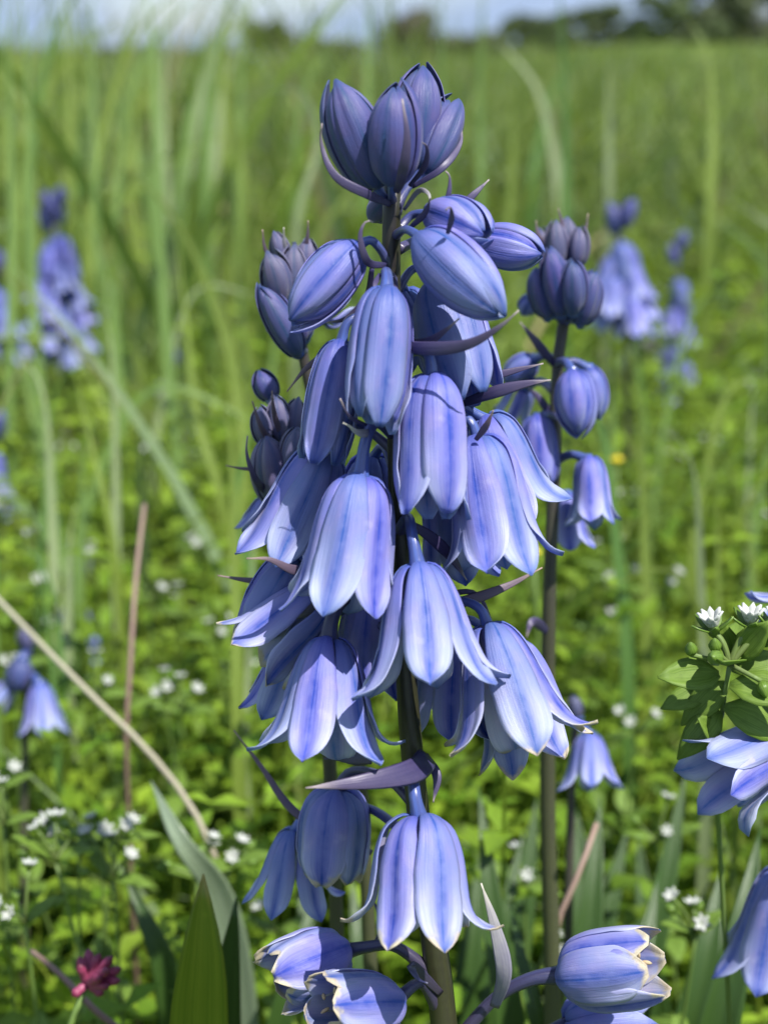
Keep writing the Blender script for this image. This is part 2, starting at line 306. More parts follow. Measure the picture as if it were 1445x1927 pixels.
def flower(plant, B, T, W, kind, roll=0, mat=None, ped=None, pw=20, curl=None, hi=True, wp=0.212, stamens=False, pmat='pedicel', cmul=1.0):
    """B base point, T centre of the mouth / tip, W tube diameter (m), ped: pedicel points from the stem"""
    SEED[0] += 1; rs = np.random.default_rng(SEED[0])
    B = np.asarray(B); T = np.asarray(T); Ln = np.linalg.norm(T-B); ax = (T-B)/Ln
    c = CAM-B; e0 = nrm(c-ax*np.dot(c, ax)); e1 = np.cross(ax, e0)
    mat = mat or {'bud': 'bud', 'open': 'bud'}.get(kind, 'bell'); mats = [M[k] for k in MATS[mat]]
    ns, nv = (26, 13) if hi else (14, 7)
    org = np.array(plant.location)
    # receptacle with ovary and style: the flower's own mesh
    rec = spline([[-.02, .10], [0.02, .13], [.10, .16], [.24, .13], [.34, .04], [.6, .025], [.62, .01]], 14); seg = 10; V = []
    for a, r in rec:
        for k in range(seg):
            th = 6.2832*k/seg; V.append(ax*a*Ln+(e0*math.cos(th)+e1*math.sin(th))*max(r, .004)*W*.9)
    F = [(i*seg+k, i*seg+(k+1) % seg, (i+1)*seg+(k+1) % seg, (i+1)*seg+k) for i in range(13) for k in range(seg)]
    uvs = [(k/seg, i/13) for i in range(14) for k in range(seg)]
    fl = ob('bud' if kind == 'bud' else 'flower', mesh('receptacle', V, F, M['bract_pale'] if kind != 'bud' else M['pedicel'], uvs), plant, B-org)
    for k in range(6):
        th = math.radians(roll+60*k+rs.normal(0, 5)); er = e0*math.cos(th)+e1*math.sin(th); et = np.cross(ax, er)
        cv = (curl[k]+rs.normal(0, 13) if curl is not None else (rs.uniform(8, 50) if kind in ('bell', 'flare') else rs.uniform(-4, 6)))*cmul
        ob('petal', petal_mesh(ax, er, et, Ln*(1+rs.normal(0, .035)), W/2, kind, k % 2 == 0, cv, ns, nv, mats, wp*rs.uniform(.90, 1.07), rs), fl)
    if ped is not None:
        P = spline(np.vstack([np.asarray(ped), B+ax*Ln*.035]), 18); u = np.linspace(0, 1, 18)
        R = pw/2*pxm(B)*(1.15-.35*np.sin(u*math.pi)**.8+.25*np.clip((u-.85)/.15, 0, 1)); V, F, uv = tube(P-B, R, 10)
        ob('pedicel', mesh('pedicel', V, F, M[pmat], uv), fl)
    if stamens:
        for k in range(6):
            th = math.radians(roll+60*k+rs.normal(0, 6)); er = e0*math.cos(th)+e1*math.sin(th)
            P = spline([ax*Ln*.1+er*W*.2, ax*Ln*.5+er*W*.33, ax*Ln*(.80+rs.normal(0, .05))+er*W*.22], 8)
            V, F, uv = tube(P, W*.014, 6); ob('filament', mesh('filament', V, F, M['white'], uv), fl)
            d = nrm(er+ax*rs.normal(0, .6)+e1*rs.normal(0, .5)); Q = spline([P[-1]-d*W*.07, P[-1], P[-1]+d*W*.07], 5)
            V, F, uv = tube(Q, W*np.array([.010, .024, .028, .024, .010]), 7); ob('anther', mesh('anther', V, F, M['anther'], uv), fl)
    return fl
def strip(name, plant, pts, wpx, mat='bract', base=1.0, flat=0.18, facing=None, n=22, prof=None):
    """a tapering fleshy bract / leaf along points, width in pixels at its widest"""
    P = spline(pts, n); u = np.linspace(0, 1, n); org = np.array(plant.location) if plant else P[0]
    if prof is None: prof = np.minimum(1, .55*base+.9*u)*(1-np.clip((u-.35)/.65, 0, 1)**1.5)
    R = np.maximum(wpx/2*pxm(P[0])*prof, 0.00012); V, F, uv = tube(P-org, R, 10, flat, facing if facing is not None else CAM-P[0])
    return ob(name, mesh(name, V, F, M[mat], uv), plant)
def stem(plant, pts, wpx, mat='stem', n=50, seg=18):
    P = spline(pts, n); R = np.interp(np.linspace(0, 1, n), np.linspace(0, 1, len(wpx)), wpx)/2*np.array([pxm(p) for p in P])
    rr = R*(1+.03*np.sin(np.arange(n)*1.7)); V, F, uv = tube(P-np.array(plant.location), rr, seg); uv[:, 1] = np.clip(uv[:, 1], 0, 1)
    return ob('stem', mesh('stem', V, F, M[mat], uv), plant)
def pts(l): return [at(*p) for p in l]
def foot(p, lean=(0, 0)):
    q = np.array([p[0]+lean[0], p[1]+lean[1], 0.0]); q[2] = float(ground(q[0], q[1]))-.004; return q

# ------------------------------------------------------------------ the main bluebell
p_low = at(838, 1960, 0); p_root = foot(p_low, (.006, -.045))
main = thing('bluebell', p_root, 'tall bluebell in sharp focus, stem crowded with violet blue bells and dark buds on top', 'flower')
stem(main, [p_root, (p_root+p_low)/2+np.array([.002, -.004, 0])]+pts([(838, 1960), (800, 1650), (768, 1330), (752, 1000), (742, 700), (736, 480), (738, 340)]), [100, 96, 90, 74, 64, 52, 42, 36, 34], n=70)
def MF(B, T, W, kind, ped=None, plant=None, **k):
    b = at(*B); t = at(*T); pp = pts(ped) if ped else None
    return flower(plant or main, b, t, W*pxm(b), kind, ped=pp, **k)
# crown of upright dark buds
MF((708, 352, -3), (628, 158, -5), 106, 'bud', [(738, 385, 0), (722, 370, -2)], mat='dark', roll=12)
MF((738, 345, -6), (744, 164, -9), 103, 'bud', [(738, 380, 0), (737, 362, -4)], mat='dark', roll=-20)
MF((775, 312, 4), (796, 130, 5), 100, 'bud', [(745, 400, 1), (762, 350, 3)], mat='dark', roll=5)
MF((795, 325, 2), (850, 193, 6), 84, 'bud', [(745, 390, 0), (768, 352, 1)], mat='dark', roll=30)
MF((745, 360, 5), (700, 408, 11), 60, 'bud', [(738, 390, 2), (742, 370, 4)], mat='dark', roll=10, hi=False)
MF((765, 330, 9), (742, 200, 12), 80, 'bud', [(740, 390, 1), (755, 360, 6)], mat='dark', hi=False)
# hanging buds
MF((672, 463, -2), (548, 606, -6), 104, 'bud', [(735, 510, 0), (716, 470, -2), (696, 452, -3)], roll=10, mat='bud')
MF((790, 445, -8), (944, 596, -14), 120, 'bud', [(742, 445, 0), (765, 432, -5)], roll=20)
MF((812, 402, 0), (920, 440, -8), 96, 'bud', [(745, 440, 1), (775, 405, 2)], roll=0, mat='bud')
MF((900, 455, 7), (1020, 480, 4), 84, 'bud', [(748, 470, 2), (820, 440, 7)], roll=25)
MF((728, 545, -9), (702, 796, -13), 116, 'open', [(738, 530, 0), (726, 512, -5), (728, 525, -8)], roll=-15, pw=26)
MF((642, 645, -1), (604, 868, -3), 96, 'open', [(738, 640, 0), (690, 595, 0), (655, 605, -1)], roll=10)
MF((822, 535, 4), (885, 752, -1), 138, 'open', [(740, 560, 1), (780, 505, 4), (810, 512, 4)], roll=15)
MF((760, 545, 9), (775, 700, 12), 100, 'open', [(740, 570, 1), (752, 530, 6)], roll=15, hi=False)
# bells, upper tier
MF((812, 708, -7), (812, 965, -11), 134, 'open', [(745, 690, 0), (780, 660, -4), (808, 675, -7)], roll=-22, curl=[10, 25, 5, 10, 5, 30], mat='bell', pw=24)
MF((898, 826, -2), (940, 1072, -5), 146, 'bell', [(748, 830, 0), (830, 780, 0), (884, 792, -2)], roll=18, curl=[15, 45, 30, 20, 25, 20])
MF((915, 785, 8), (985, 990, 9), 130, 'bell', [(746, 800, 2), (850, 760, 6)], roll=0, curl=[20, 70, 40, 20, 30, 60])
MF((678, 900, -9), (640, 1160, -13), 158, 'bell', [(742, 815, 0), (705, 795, -6), (688, 830, -8)], roll=14, curl=[14, 24, 70, 20, 85, 10], pw=28, pmat='pedicel')
MF((612, 850, 3), (525, 1055, 3), 130, 'bell', [(745, 850, 1), (670, 800, 3), (630, 815, 3)], roll=0, curl=[10, 30, 20, 30, 30, 20])
MF((840, 900, 8), (870, 1080, 9), 120, 'bell', [(748, 900, 2), (810, 870, 7)], roll=0)
MF((700, 860, 9), (690, 1060, 12), 120, 'bell', [(746, 900, 2), (720, 840, 6)], roll=0, hi=False)
# middle tier
MF((787, 1066, -11), (808, 1305, -16), 166, 'flare', [(752, 1000, 0), (768, 975, -6), (776, 1010, -10)], roll=2, curl=[6, 16, 40, 40, 40, 20], pw=26)
MF((620, 1205, -7), (606, 1440, -12), 160, 'flare', [(760, 1160, 0), (690, 1115, -3), (640, 1135, -6), (622, 1175, -7)], roll=14, curl=[4, 18, 40, 40, 66, 10], pw=30, pmat='pedicel_dark', wp=.215)
MF((604, 1120, 3), (462, 1243, 2), 130, 'bell', [(758, 1130, 1), (690, 1080, 3), (640, 1090, 3)], roll=20, mat='wilt', curl=[5, 10, 20, 20, 20, 10])
MF((560, 1052, 7), (478, 1195, 8), 105, 'open', [(755, 1080, 2), (640, 1020, 7)], roll=10)
MF((918, 1180, -4), (978, 1410, -9), 162, 'flare', [(762, 1180, 0), (850, 1130, -2), (902, 1145, -4)], roll=-8, mat='wilt', curl=[2, 20, 50, 30, 30, 50], wp=.215)
MF((945, 1215, 7), (1005, 1425, 7), 150, 'bell', [(762, 1220, 2), (880, 1165, 7)], roll=25, mat='wilt', curl=[10, 40, 60, 30, 30, 20])
MF((850, 1195, 8), (838, 1385, 8), 125, 'bell', [(760, 1190, 2), (820, 1165, 7)], roll=0)
MF((700, 1120, 8), (690, 1290, 10), 120, 'bell', [(755, 1130, 2), (720, 1100, 6)], roll=10)
MF((575, 1185, 11), (525, 1345, 13), 110, 'bell', [(760, 1200, 2), (640, 1150, 9)], roll=10, hi=False)
# lower tier
MF((790, 1538, -12), (790, 1782, -18), 178, 'bell', [(782, 1440, -1), (778, 1460, -9), (780, 1495, -12)], roll=-24, curl=[3, 14, 95, 40, 50, 100], pw=28, mat='wilt', wp=.225)
MF((635, 1485, 14), (622, 1650, 14), 134, 'open', [(785, 1520, 2), (720, 1460, 9), (655, 1455, 14)], roll=10, mat='wilt', pmat='pedicel_dark')
MF((555, 1565, 24), (545, 1700, 24), 112, 'flare', [(795, 1600, 3), (690, 1520, 16), (580, 1530, 24)], roll=20, curl=[5, 20, 60, 30, 60, 20])
MF((648, 1790, 2), (515, 1848, -5), 132, 'open', [(812, 1830, 0), (740, 1780, 0), (690, 1782, 1)], roll=8, mat='wilt', stamens=True, pmat='pedicel_dark', curl=[5, 30, 10, -20, 20, -30], pw=26)
MF((742, 1893, -8), (592, 1897, -17), 132, 'open', [(825, 1900, 0), (790, 1850, -4), (762, 1868, -7)], roll=12, mat='wilt', stamens=True, pmat='pedicel_dark', curl=[25, 10, 20, -20, 25, 0], pw=26)
MF((1058, 1835, -2), (1235, 1815, -8), 148, 'open', [(836, 1990, 0), (930, 1880, -1), (1000, 1842, -2)], roll=14, mat='wilt', stamens=True, pmat='pedicel_dark', curl=[10, 35, 20, 10, 0, 30], pw=30)
MF((1062, 1925, 10), (1240, 1905, 10), 120, 'open', [(845, 2010, 2), (980, 1960, 9)], roll=30, hi=False, pmat='pedicel_dark')
# bracts
def BR(l, w, mat='bract', **k): return strip('bract', main, pts(l), w, mat, **k)
BR([(735, 384, -2), (690, 365, -8), (630, 330, -9), (604, 265, -8), (606, 232, -9)], 20)
BR([(745, 362, -5), (757, 330, -12), (766, 260, -14), (757, 186, -14)], 22)
BR([(770, 350, -2), (800, 310, -5), (802, 275, -7), (788, 265, -8)], 13)
BR([(775, 352, 0), (830, 318, -1), (866, 270, 2), (868, 232, 4)], 15)
BR([(760, 395, 0), (790, 358, -3), (808, 368, -5), (806, 392, -6)], 11, 'bract_pale')
BR([(770, 430, -3), (800, 400, -6), (810, 372, -8)], 14)
BR([(820, 400, -2), (842, 372, -3), (845, 330, -3), (838, 322, -3)], 11)
BR([(850, 405, 4), (885, 372, 4), (920, 338, 5)], 16)
BR([(842, 440, -13), (850, 405, -16), (846, 390, -17), (838, 396, -17)], 13)
BR([(728, 500, -2), (690, 490, -7), (678, 440, -8), (690, 416, -8), (702, 418, -8)], 17)
BR([(700, 505, -1), (690, 560, 1), (650, 600, 2), (612, 607, 3)], 17)
BR([(738, 520, -5), (745, 545, -9), (742, 560, -10)], 13)
BR([(715, 515, -6), (705, 540, -9), (708, 560, -9)], 12)
BR([(742, 640, -5), (790, 655, -12), (880, 648, -17), (940, 615, -19), (976, 584, -20)], 28)
BR([(745, 640, -4), (800, 645, -9), (840, 620, -12), (864, 599, -13)], 20)
BR([(868, 760, 1), (930, 738, -2), (990, 722, -3), (1036, 715, -3)], 26)
BR([(860, 735, 6), (940, 705, 6), (1022, 684, 6)], 18)
BR([(745, 640, 2), (640, 655, 4), (580, 690, 4), (540, 737, 4)], 20, 'bract_brown')
BR([(895, 828, -6), (915, 800, -8), (928, 772, -9)], 15, 'bract_brown')
BR([(705, 815, -6), (670, 812, -12), (655, 800, -13), (645, 796, -13)], 18, 'bract_pale')
BR([(690, 800, -8), (655, 780, -14), (640, 750, -15)], 9)
BR([(610, 1080, 0), (545, 1070, -10), (505, 1052, -12), (464, 1051, -13)], 22, 'bract_brown')
BR([(580, 1090, 12), (480, 1093, 14), (410, 1083, 14)], 16, 'bract_brown')
BR([(770, 985, -6), (810, 1010, -4), (850, 1050, -2), (878, 1092, 0)], 26, 'bract')
BR([(768, 1150, 2), (880, 1130, 4), (960, 1100, 6), (1020, 1068, 7)], 24, 'bract_brown')
BR([(760, 1150, 5), (890, 1115, 5), (925, 1170, 5), (935, 1200, 5)], 12, 'bract')
BR([(805, 1425, -3), (775, 1452, -13), (690, 1470, -18), (575, 1483, -20)], 46, 'bract', base=1.7)
BR([(800, 1420, -2), (822, 1460, -4), (815, 1510, -5)], 20, 'bract')
BR([(700, 1430, 4), (640, 1424, 8), (610, 1428, 9)], 30, 'pedicel_dark')
BR([(700, 1605, 20), (555, 1528, 24), (490, 1440, 26), (440, 1374, 27)], 18, 'bract_brown')
BR([(830, 1870, -2), (775, 1818, -8), (790, 1845, -14), (805, 1850, -15)], 24, 'pedicel_dark')
BR([(930, 1895, -3), (948, 1830, -7), (930, 1740, -8), (905, 1662, -8)], 34, 'bract_pale')
BR([(700, 1790, 4), (720, 1740, 6), (700, 1690, 8)], 14, 'pedicel_dark')

# ------------------------------------------------------------------ other bluebells
def back_plant(label, stem_pts, stem_w, fl, br=(), lean=(0, -.02), mat='stem_back', group=None):
    P = [at(*p) for p in stem_pts]; root = foot(P[-1], lean)
    t = thing('bluebell', root, label, 'flower', group)
    stem(t, [root]+P[::-1], [stem_w[-1]]+list(stem_w)[::-1], mat, n=40, seg=12)
    for f in fl:
        B, T, W, kind = f[:4]; k = dict(f[4]) if len(f) > 4 else {}
        s = P[0]; b = at(*B)
        if 'ped' not in k:   # spring from the nearest stem point a little below
            SP = spline(P, 60); dd = np.linalg.norm(SP-b, axis=1); i = int(np.argmin(dd)); a = SP[i]; ped = [a, (a+b)/2+np.array([0, 0, .12*np.linalg.norm(a-b)])]
        else: ped = pts(k.pop('ped'))
        flower(t, b, at(*T), W*pxm(b), kind, ped=ped, hi=False, **k)
    for l, wd, m_ in br: strip('bract', t, pts(l), wd, m_)
    return t
z = 62
back_plant('half opened bluebell with a spiky grey violet crown, just behind the main spike', [(1072, 500, z), (1062, 600, z), (1048, 690, z), (1044, 850, z), (1034, 1100, z), (1030, 1500, z+6), (1040, 1935, z+12)], [22, 24, 28, 32, 38, 44, 50], [
 ((1030, 596, z-4), (1006, 508, z-6), 50, 'bud', {'mat': 'dark'}), ((1056, 592, z-6), (1034, 470, z-9), 56, 'bud', {'mat': 'dark'}), ((1078, 590, z-8), (1080, 490, z-11), 52, 'bud', {'mat': 'dark'}),
 ((1092, 610, z-4), (1118, 512, z-6), 56, 'bud', {'mat': 'dark'}), ((1050, 500, z), (1044, 418, z), 42, 'bud', {'mat': 'grey'}), ((1084, 500, z), (1090, 428, z), 40, 'bud', {'mat': 'grey'}), ((1065, 490, z+5), (1066, 410, z+5), 42, 'bud', {'mat': 'grey'}), ((1028, 500, z+5), (1018, 432, z+5), 34, 'bud', {'mat': 'grey'}),
 ((1078, 698, z-8), (1088, 818, z-10), 78, 'bud', {'roll': 15}), ((1108, 692, z+2), (1124, 790, z+2), 56, 'bud'), ((1010, 784, z-4), (1018, 908, z-6), 68, 'open'),
 ((1108, 862, z-4), (1114, 990, z-6), 68, 'bell', {'curl': [10, 30, 40, 20, 60, 20]}), ((1066, 930, z+6), (1074, 1035, z+6), 60, 'bell'), ((1005, 676, z+8), (950, 718, z+10), 52, 'bud'), ((985, 730, z+12), (960, 790, z+14), 56, 'bell'), ((1000, 560, z+10), (985, 590, z+12), 36, 'bud')],
 [([(1045, 690, z), (1010, 645, z-4), (978, 606, z-5)], 20, 'bract'), ([(1046, 800, z), (1015, 750, z), (990, 725, z)], 18, 'bract'), ([(1075, 500, z), (1100, 440, z), (1106, 402, z)], 9, 'bract_brown'), ([(1040, 470, z), (1012, 440, z), (1008, 415, z)], 9, 'bract_brown'), ([(1060, 450, z), (1055, 410, z), (1050, 392, z)], 8, 'bract_brown'), ([(1030, 1190, z), (1000, 1170, z-5), (990, 1200, z-6)], 22, 'bract')])
z = 40
back_plant('dark budding bluebell whose knobbly crown shows left of the main spike below its top buds', [(552, 500, z), (566, 640, z), (590, 760, z+2), (640, 1000, z+4), (680, 1500, z+10), (700, 1930, z+16)], [20, 24, 26, 28, 34, 40], [
 ((530, 570, z-5), (512, 476, z-7), 60, 'bud', {'mat': 'grey'}), ((556, 560, z-4), (548, 462, z-4), 52, 'bud', {'mat': 'grey'}), ((572, 540, z), (580, 452, z), 50, 'bud', {'mat': 'grey'}), ((535, 500, z+2), (518, 440, z+2), 36, 'bud', {'mat': 'grey'}),
 ((562, 668, z-6), (492, 535, z-8), 58, 'bud', {'mat': 'dark'}), ((572, 640, z-2), (545, 560, z-3), 56, 'bud', {'mat': 'dark'}), ((610, 600, z+4), (640, 570, z+8), 60, 'bell')],
 [([(540, 520, z), (500, 470, z-2), (494, 432, z-3)], 10, 'bract_brown'), ([(550, 500, z), (535, 455, z-2), (534, 428, z-3)], 10, 'bract_pale'), ([(565, 500, z), (578, 450, z-2), (580, 415, z-3)], 10, 'bract_brown'), ([(565, 660, z), (520, 640, z-4), (500, 620, z-4)], 10, 'bract')])
z = 30
back_plant('shorter bluebell still in tight grey purple bud, half hidden beside the main spike', [(532, 800, z), (535, 900, z), (560, 1010, z), (600, 1200, z+5), (640, 1930, z+14)], [20, 26, 28, 32, 40], [
 ((520, 946, z-6), (502, 826, z-8), 74, 'bud', {'mat': 'grey', 'roll': 20}), ((556, 900, z-8), (558, 806, z-9), 60, 'bud', {'mat': 'grey'}), ((502, 836, z-4), (488, 766, z-4), 44, 'bud', {'mat': 'grey'}), ((528, 830, z-3), (522, 745, z-4), 46, 'bud', {'mat': 'grey'}), ((556, 825, z-2), (558, 752, z-2), 46, 'bud', {'mat': 'grey'}), ((575, 850, z), (585, 775, z), 44, 'bud', {'mat': 'grey'}),
 ((512, 752, z+6), (488, 698, z+6), 46, 'bud', {'mat': 'dark'}), ((512, 940, z+6), (480, 1010, z+6), 62, 'bell'), ((560, 960, z+6), (560, 1040, z+8), 60, 'bell')],
 [([(530, 945, z-2), (480, 900, z-12), (464, 850, z-13), (466, 820, z-13)], 16, 'bract'), ([(520, 850, z-4), (490, 800, z-8), (475, 755, z-9)], 12, 'bract_brown'), ([(530, 830, z-4), (515, 770, z-8), (512, 735, z-9)], 12, 'bract_brown'), ([(520, 880, z), (460, 882, z), (425, 876, z)], 9, 'bract_brown')])
z = 12
back_plant('bluebell beside the chickweed, a large violet bell tilted sideways below its leaves', [(1530, 1220, z+20), (1535, 1400, z+15), (1550, 1700, z+20), (1560, 1960, z+25)], [40, 48, 56, 60], [
 ((1475, 1392, z), (1325, 1478, z-6), 140, 'bell', {'roll': 20, 'curl': [8, 20, 30, 30, 70, 20], 'ped': [(1533, 1360, z+16), (1505, 1350, z+4)], 'pw': 26}),
 ((1490, 1150, z+20), (1415, 1165, z+20), 84, 'bell', {}), ((1500, 1400, z+20), (1410, 1500, z+14), 110, 'bell', {}),
 ((1478, 1640, z+28), (1425, 1845, z+30), 120, 'bell', {'roll': 10})])
z = 205
back_plant('small lone bluebell with one pale open bell, standing by a dry diagonal stalk', [(52, 1215, z), (50, 1260, z), (48, 1400, z), (45, 1700, z)], [12, 16, 20, 22], [
 ((76, 1288, z-10), (86, 1388, z-14), 62, 'flare', {'curl': [5, 15, 60, 20, 60, 20]}), ((42, 1240, z-6), (30, 1300, z-8), 46, 'bud', {'mat': 'dark'}), ((20, 1290, z-4), (-12, 1325, z-6), 46, 'bell'), ((52, 1220, z), (46, 1180, z), 30, 'bud', {'mat': 'grey'})])
z = 105
back_plant('low bluebell with a single nodding bell among strap leaves behind the main stem', [(1085, 1345, z), (1078, 1420, z), (1072, 1600, z), (1065, 1930, z)], [14, 18, 22, 26], [((1108, 1382, z-8), (1112, 1490, z-12), 78, 'flare', {'curl': [5, 20, 50, 20, 40, 20]}), ((1085, 1350, z), (1080, 1310, z), 26, 'bud', {'mat': 'grey'})])
def spike(label, px, top, bot, wd, d, n, seed, group=None, sparse=False):
    rs = np.random.default_rng(seed); P = [atd(px-.04*wd, top, d), atd(px, (top+bot)/2, d), atd(px+.08*wd, bot, d)]
    root = foot(P[-1], (.01, 0)); t = thing('bluebell', root, label, 'flower', group)
    k = pxm(P[1]); stem(t, [root]+P[::-1], [10*.0017/k*.18]*2+[.0028/k, .002/k], 'stem_back', n=16, seg=8); SP = spline(P, 50)
    for i in range(n):
        u = (i+.5)/n; a = SP[int(u*49)]; th = i*2.4+rs.uniform(-.4, .4); rad = (0.25+.75*min(1, u*1.6))*wd*.30*k
        dr = np.array([math.cos(th), math.sin(th), 0]); b = a+dr*rad*.6+np.array([0, 0, .003])
        if u < .2: ti = b+np.array([0, 0, 1])*.014+dr*.004; kind, mt, W = 'bud', 'dark', .008
        else: ti = b+dr*rad*.55-np.array([0, 0, 1])*.019; kind, mt, W = ('open' if u < .4 else 'flare'), ('bud' if u < .4 else 'bell'), .0125
        flower(t, b, ti, W, kind, mat=mt, ped=[a, (a+b)/2+np.array([0, 0, .003])], pw=.0016/k, hi=False)
    return t
spike('distant full bluebell spike standing alone in the left grass', 108, 395, 655, 135, .95, 24, 1)
spike('blurred bluebell spike leaning behind the half opened one', 1168, 436, 580, 115, .70, 11, 2)
spike('bluebell spike cut off at the meadow edge, pale sagging bells', -8, 520, 640, 100, .85, 9, 3)
spike('thin far bluebell with few scattered bells in the right meadow', 1275, 470, 735, 64, 1.0, 10, 4)
spike('low faint bluebell sunk deep in green grass and leaves', 318, 690, 840, 60, 1.0, 6, 5)
spike('faint bluebell among the grass beyond a dry twig', 145, 1090, 1200, 40, .62, 3, 6)
spike('tiny faint bluebell far off in the meadow beside the lone spike', 232, 505, 600, 40, 1.6, 5, 8)
spike('bluebell at the meadow edge showing one bell above leaves', -12, 830, 930, 50, .7, 4, 9)

# ------------------------------------------------------------------ leaves, stalks, single blades
def leaf(name, label, cat, P, w0, mat, group=None, n=46, fold=.25, taper=None, twist=0.0, face=None):
    P = spline(P, n); P[0][2] = min(P[0][2], float(ground(P[0][0], P[0][1])))-.003 if P[0][2] < .03 else P[0][2]
    u = np.linspace(0, 1, n); T = np.gradient(P, axis=0); T /= np.linalg.norm(T, axis=1)[:, None]; V = []; uv = []; nv = 7
    tl = np.sum(np.linalg.norm(np.diff(P, axis=0), axis=1)); x_ = np.clip(1-(1-u)*tl/(taper or tl*.55), 0, 1); pr = np.minimum(1, .6+u)*(1-x_**2.2)
    f0 = nrm(face if face is not None else (CAM-P[n//2])*np.array([1, 1, .4]))
    for i in range(n):
        s_ = nrm(np.cross(T[i], f0)); nn = np.cross(s_, T[i]); a = twist*(u[i]-.5); s_, nn = s_*math.cos(a)+nn*math.sin(a), nn*math.cos(a)-s_*math.sin(a)
        for sgn in (1, -1):
            for j in range(nv):
                v = -1+2*j/(nv-1); w_ = max(w0/2*pr[i], .00015)
                V.append(P[i]-P[0]+s_*v*w_+nn*(fold*w_*(v*v)+sgn*.00018*(1-.7*v*v))); uv.append(((v+1)/2, u[i]))
    st = 2*nv; F = []
    for i in range(n-1):
        for j in range(nv-1):
            a = i*st+j; F.append((a, a+st, a+st+1, a+1)); b = a+nv; F.append((b, b+1, b+st+1, b+st))
        for j, k in ((0, nv), (2*nv-1, nv-1)): a = i*st+j; b = i*st+k; F.append((a, b, b+st, a+st))
    F += [tuple(range(nv))+tuple(range(2*nv-1, nv-1, -1)), tuple((n-1)*st+j for j in range(nv-1, -1, -1))+tuple((n-1)*st+nv+j for j in range(nv))]
    o = ob(name, mesh(name, V, F, M[mat], np.array(uv)), None, P[0], label=label, category=cat)
    if group: o['group'] = group
    return o
def gp(px, py, d): p = atd(px, py, d); return np.array([p[0], p[1], -.002])
leaf('bluebell_leaf', 'broad upright strap leaf with a yellowed tip, yellowing along its edge', 'leaf', [gp(372, 1960, .268), atd(374, 1960, .262), atd(380, 1800, .255), atd(383, 1645, .252)], 112*.255/FPX, 'strap_yellow', fold=.55, taper=.032)
leaf('bluebell_leaf', 'dark narrow leaf behind the yellow tipped leaf, its end brown', 'leaf', [gp(425, 1960, .29), atd(425, 1900, .28), atd(445, 1690, .275)], 60*.275/FPX, 'strap', fold=.5, taper=.03)
leaf('silvery_leaf', 'pale silvery leaf catching the sun, bent over diagonally', 'leaf', [gp(470, 1800, .36), atd(420, 1700, .33), atd(340, 1580, .32), atd(285, 1470, .33)], 62*.33/FPX, 'strap_silver', twist=.3, taper=.06)
leaf('silvery_leaf', 'broad grey green leaf lying under the bent silvery one', 'leaf', [gp(330, 1900, .36), atd(310, 1820, .33), atd(260, 1700, .33), atd(230, 1620, .335)], 66*.33/FPX, 'strap', taper=.06)
sl = [(1085, 1960, 1130, 1500, .33, 70), (1180, 1960, 1290, 1450, .36, 60), (1340, 1990, 1430, 1560, .30, 90), (960, 1960, 900, 1480, .33, 60), (520, 1960, 600, 1640, .34, 60), (1020, 1960, 960, 1700, .31, 56), (880, 1970, 985, 1560, .36, 54), (1240, 1990, 1200, 1560, .42, 56), (700, 1970, 660, 1640, .37, 60), (1130, 1990, 1085, 1520, .37, 84), (1160, 1990, 1240, 1640, .31, 80), (930, 1990, 1010, 1500, .38, 70), (1290, 1990, 1360, 1620, .34, 84), (620, 1990, 560, 1600, .38, 64), (1050, 1990, 1180, 1560, .40, 74), (860, 1990, 905, 1600, .41, 70)]
for a, b, c_, e, d, w_ in sl:
    leaf('bluebell_leaf', 'long dark green strap leaf rising around the foot of the main bluebell', 'leaf', [gp(a, b, d), atd(a, b, d-.01), atd((a*.45+c_*.55), (b+e)/2, d-.01), atd(c_, e, d)], w_*d/FPX, 'strap', 'strap leaves around the main stem', fold=.45, taper=.07, twist=random.uniform(-.6, .6))
def stalk(label, P, wpx, mat):
    P = spline(P, 30); k = pxm(P[15]); V, F, uv = tube(P-P[0], wpx/2*k*np.linspace(1.1, .75, 30)*(1+.12*np.exp(-((np.arange(30)-14)/1.2)**2)), 9)
    return ob('dry_stalk', mesh('dry_stalk', V, F, M[mat], uv), None, P[0], label=label, category='stalk')
stalk('pinkish brown dry twig standing upright among chickweed', [gp(236, 1480, .40), atd(238, 1370, .37), atd(243, 1300, .37), atd(255, 1100, .38), atd(272, 950, .40)], 11, 'dry')
stalk('pale straw coloured stalk slanting across, brown at its lower end', [gp(430, 1700, .36), atd(400, 1600, .345), atd(240, 1372, .36), atd(205, 1340, .36), atd(100, 1235, .37), atd(-30, 1100, .39)], 14, 'dry_pale')
stalk('thin brown dry stalk kinked beside the strap leaves', [gp(1030, 1990, .33), atd(1032, 1900, .31), atd(1046, 1745, .31), atd(1090, 1640, .31), atd(1122, 1550, .315)], 14, 'dry')
stalk('pinkish fallen stem lying low below the fumitory flowers', [atd(260, 1960, .285), atd(190, 1910, .285), atd(110, 1830, .29), atd(60, 1790, .30)], 13, 'dry')
rs = np.random.default_rng(5)
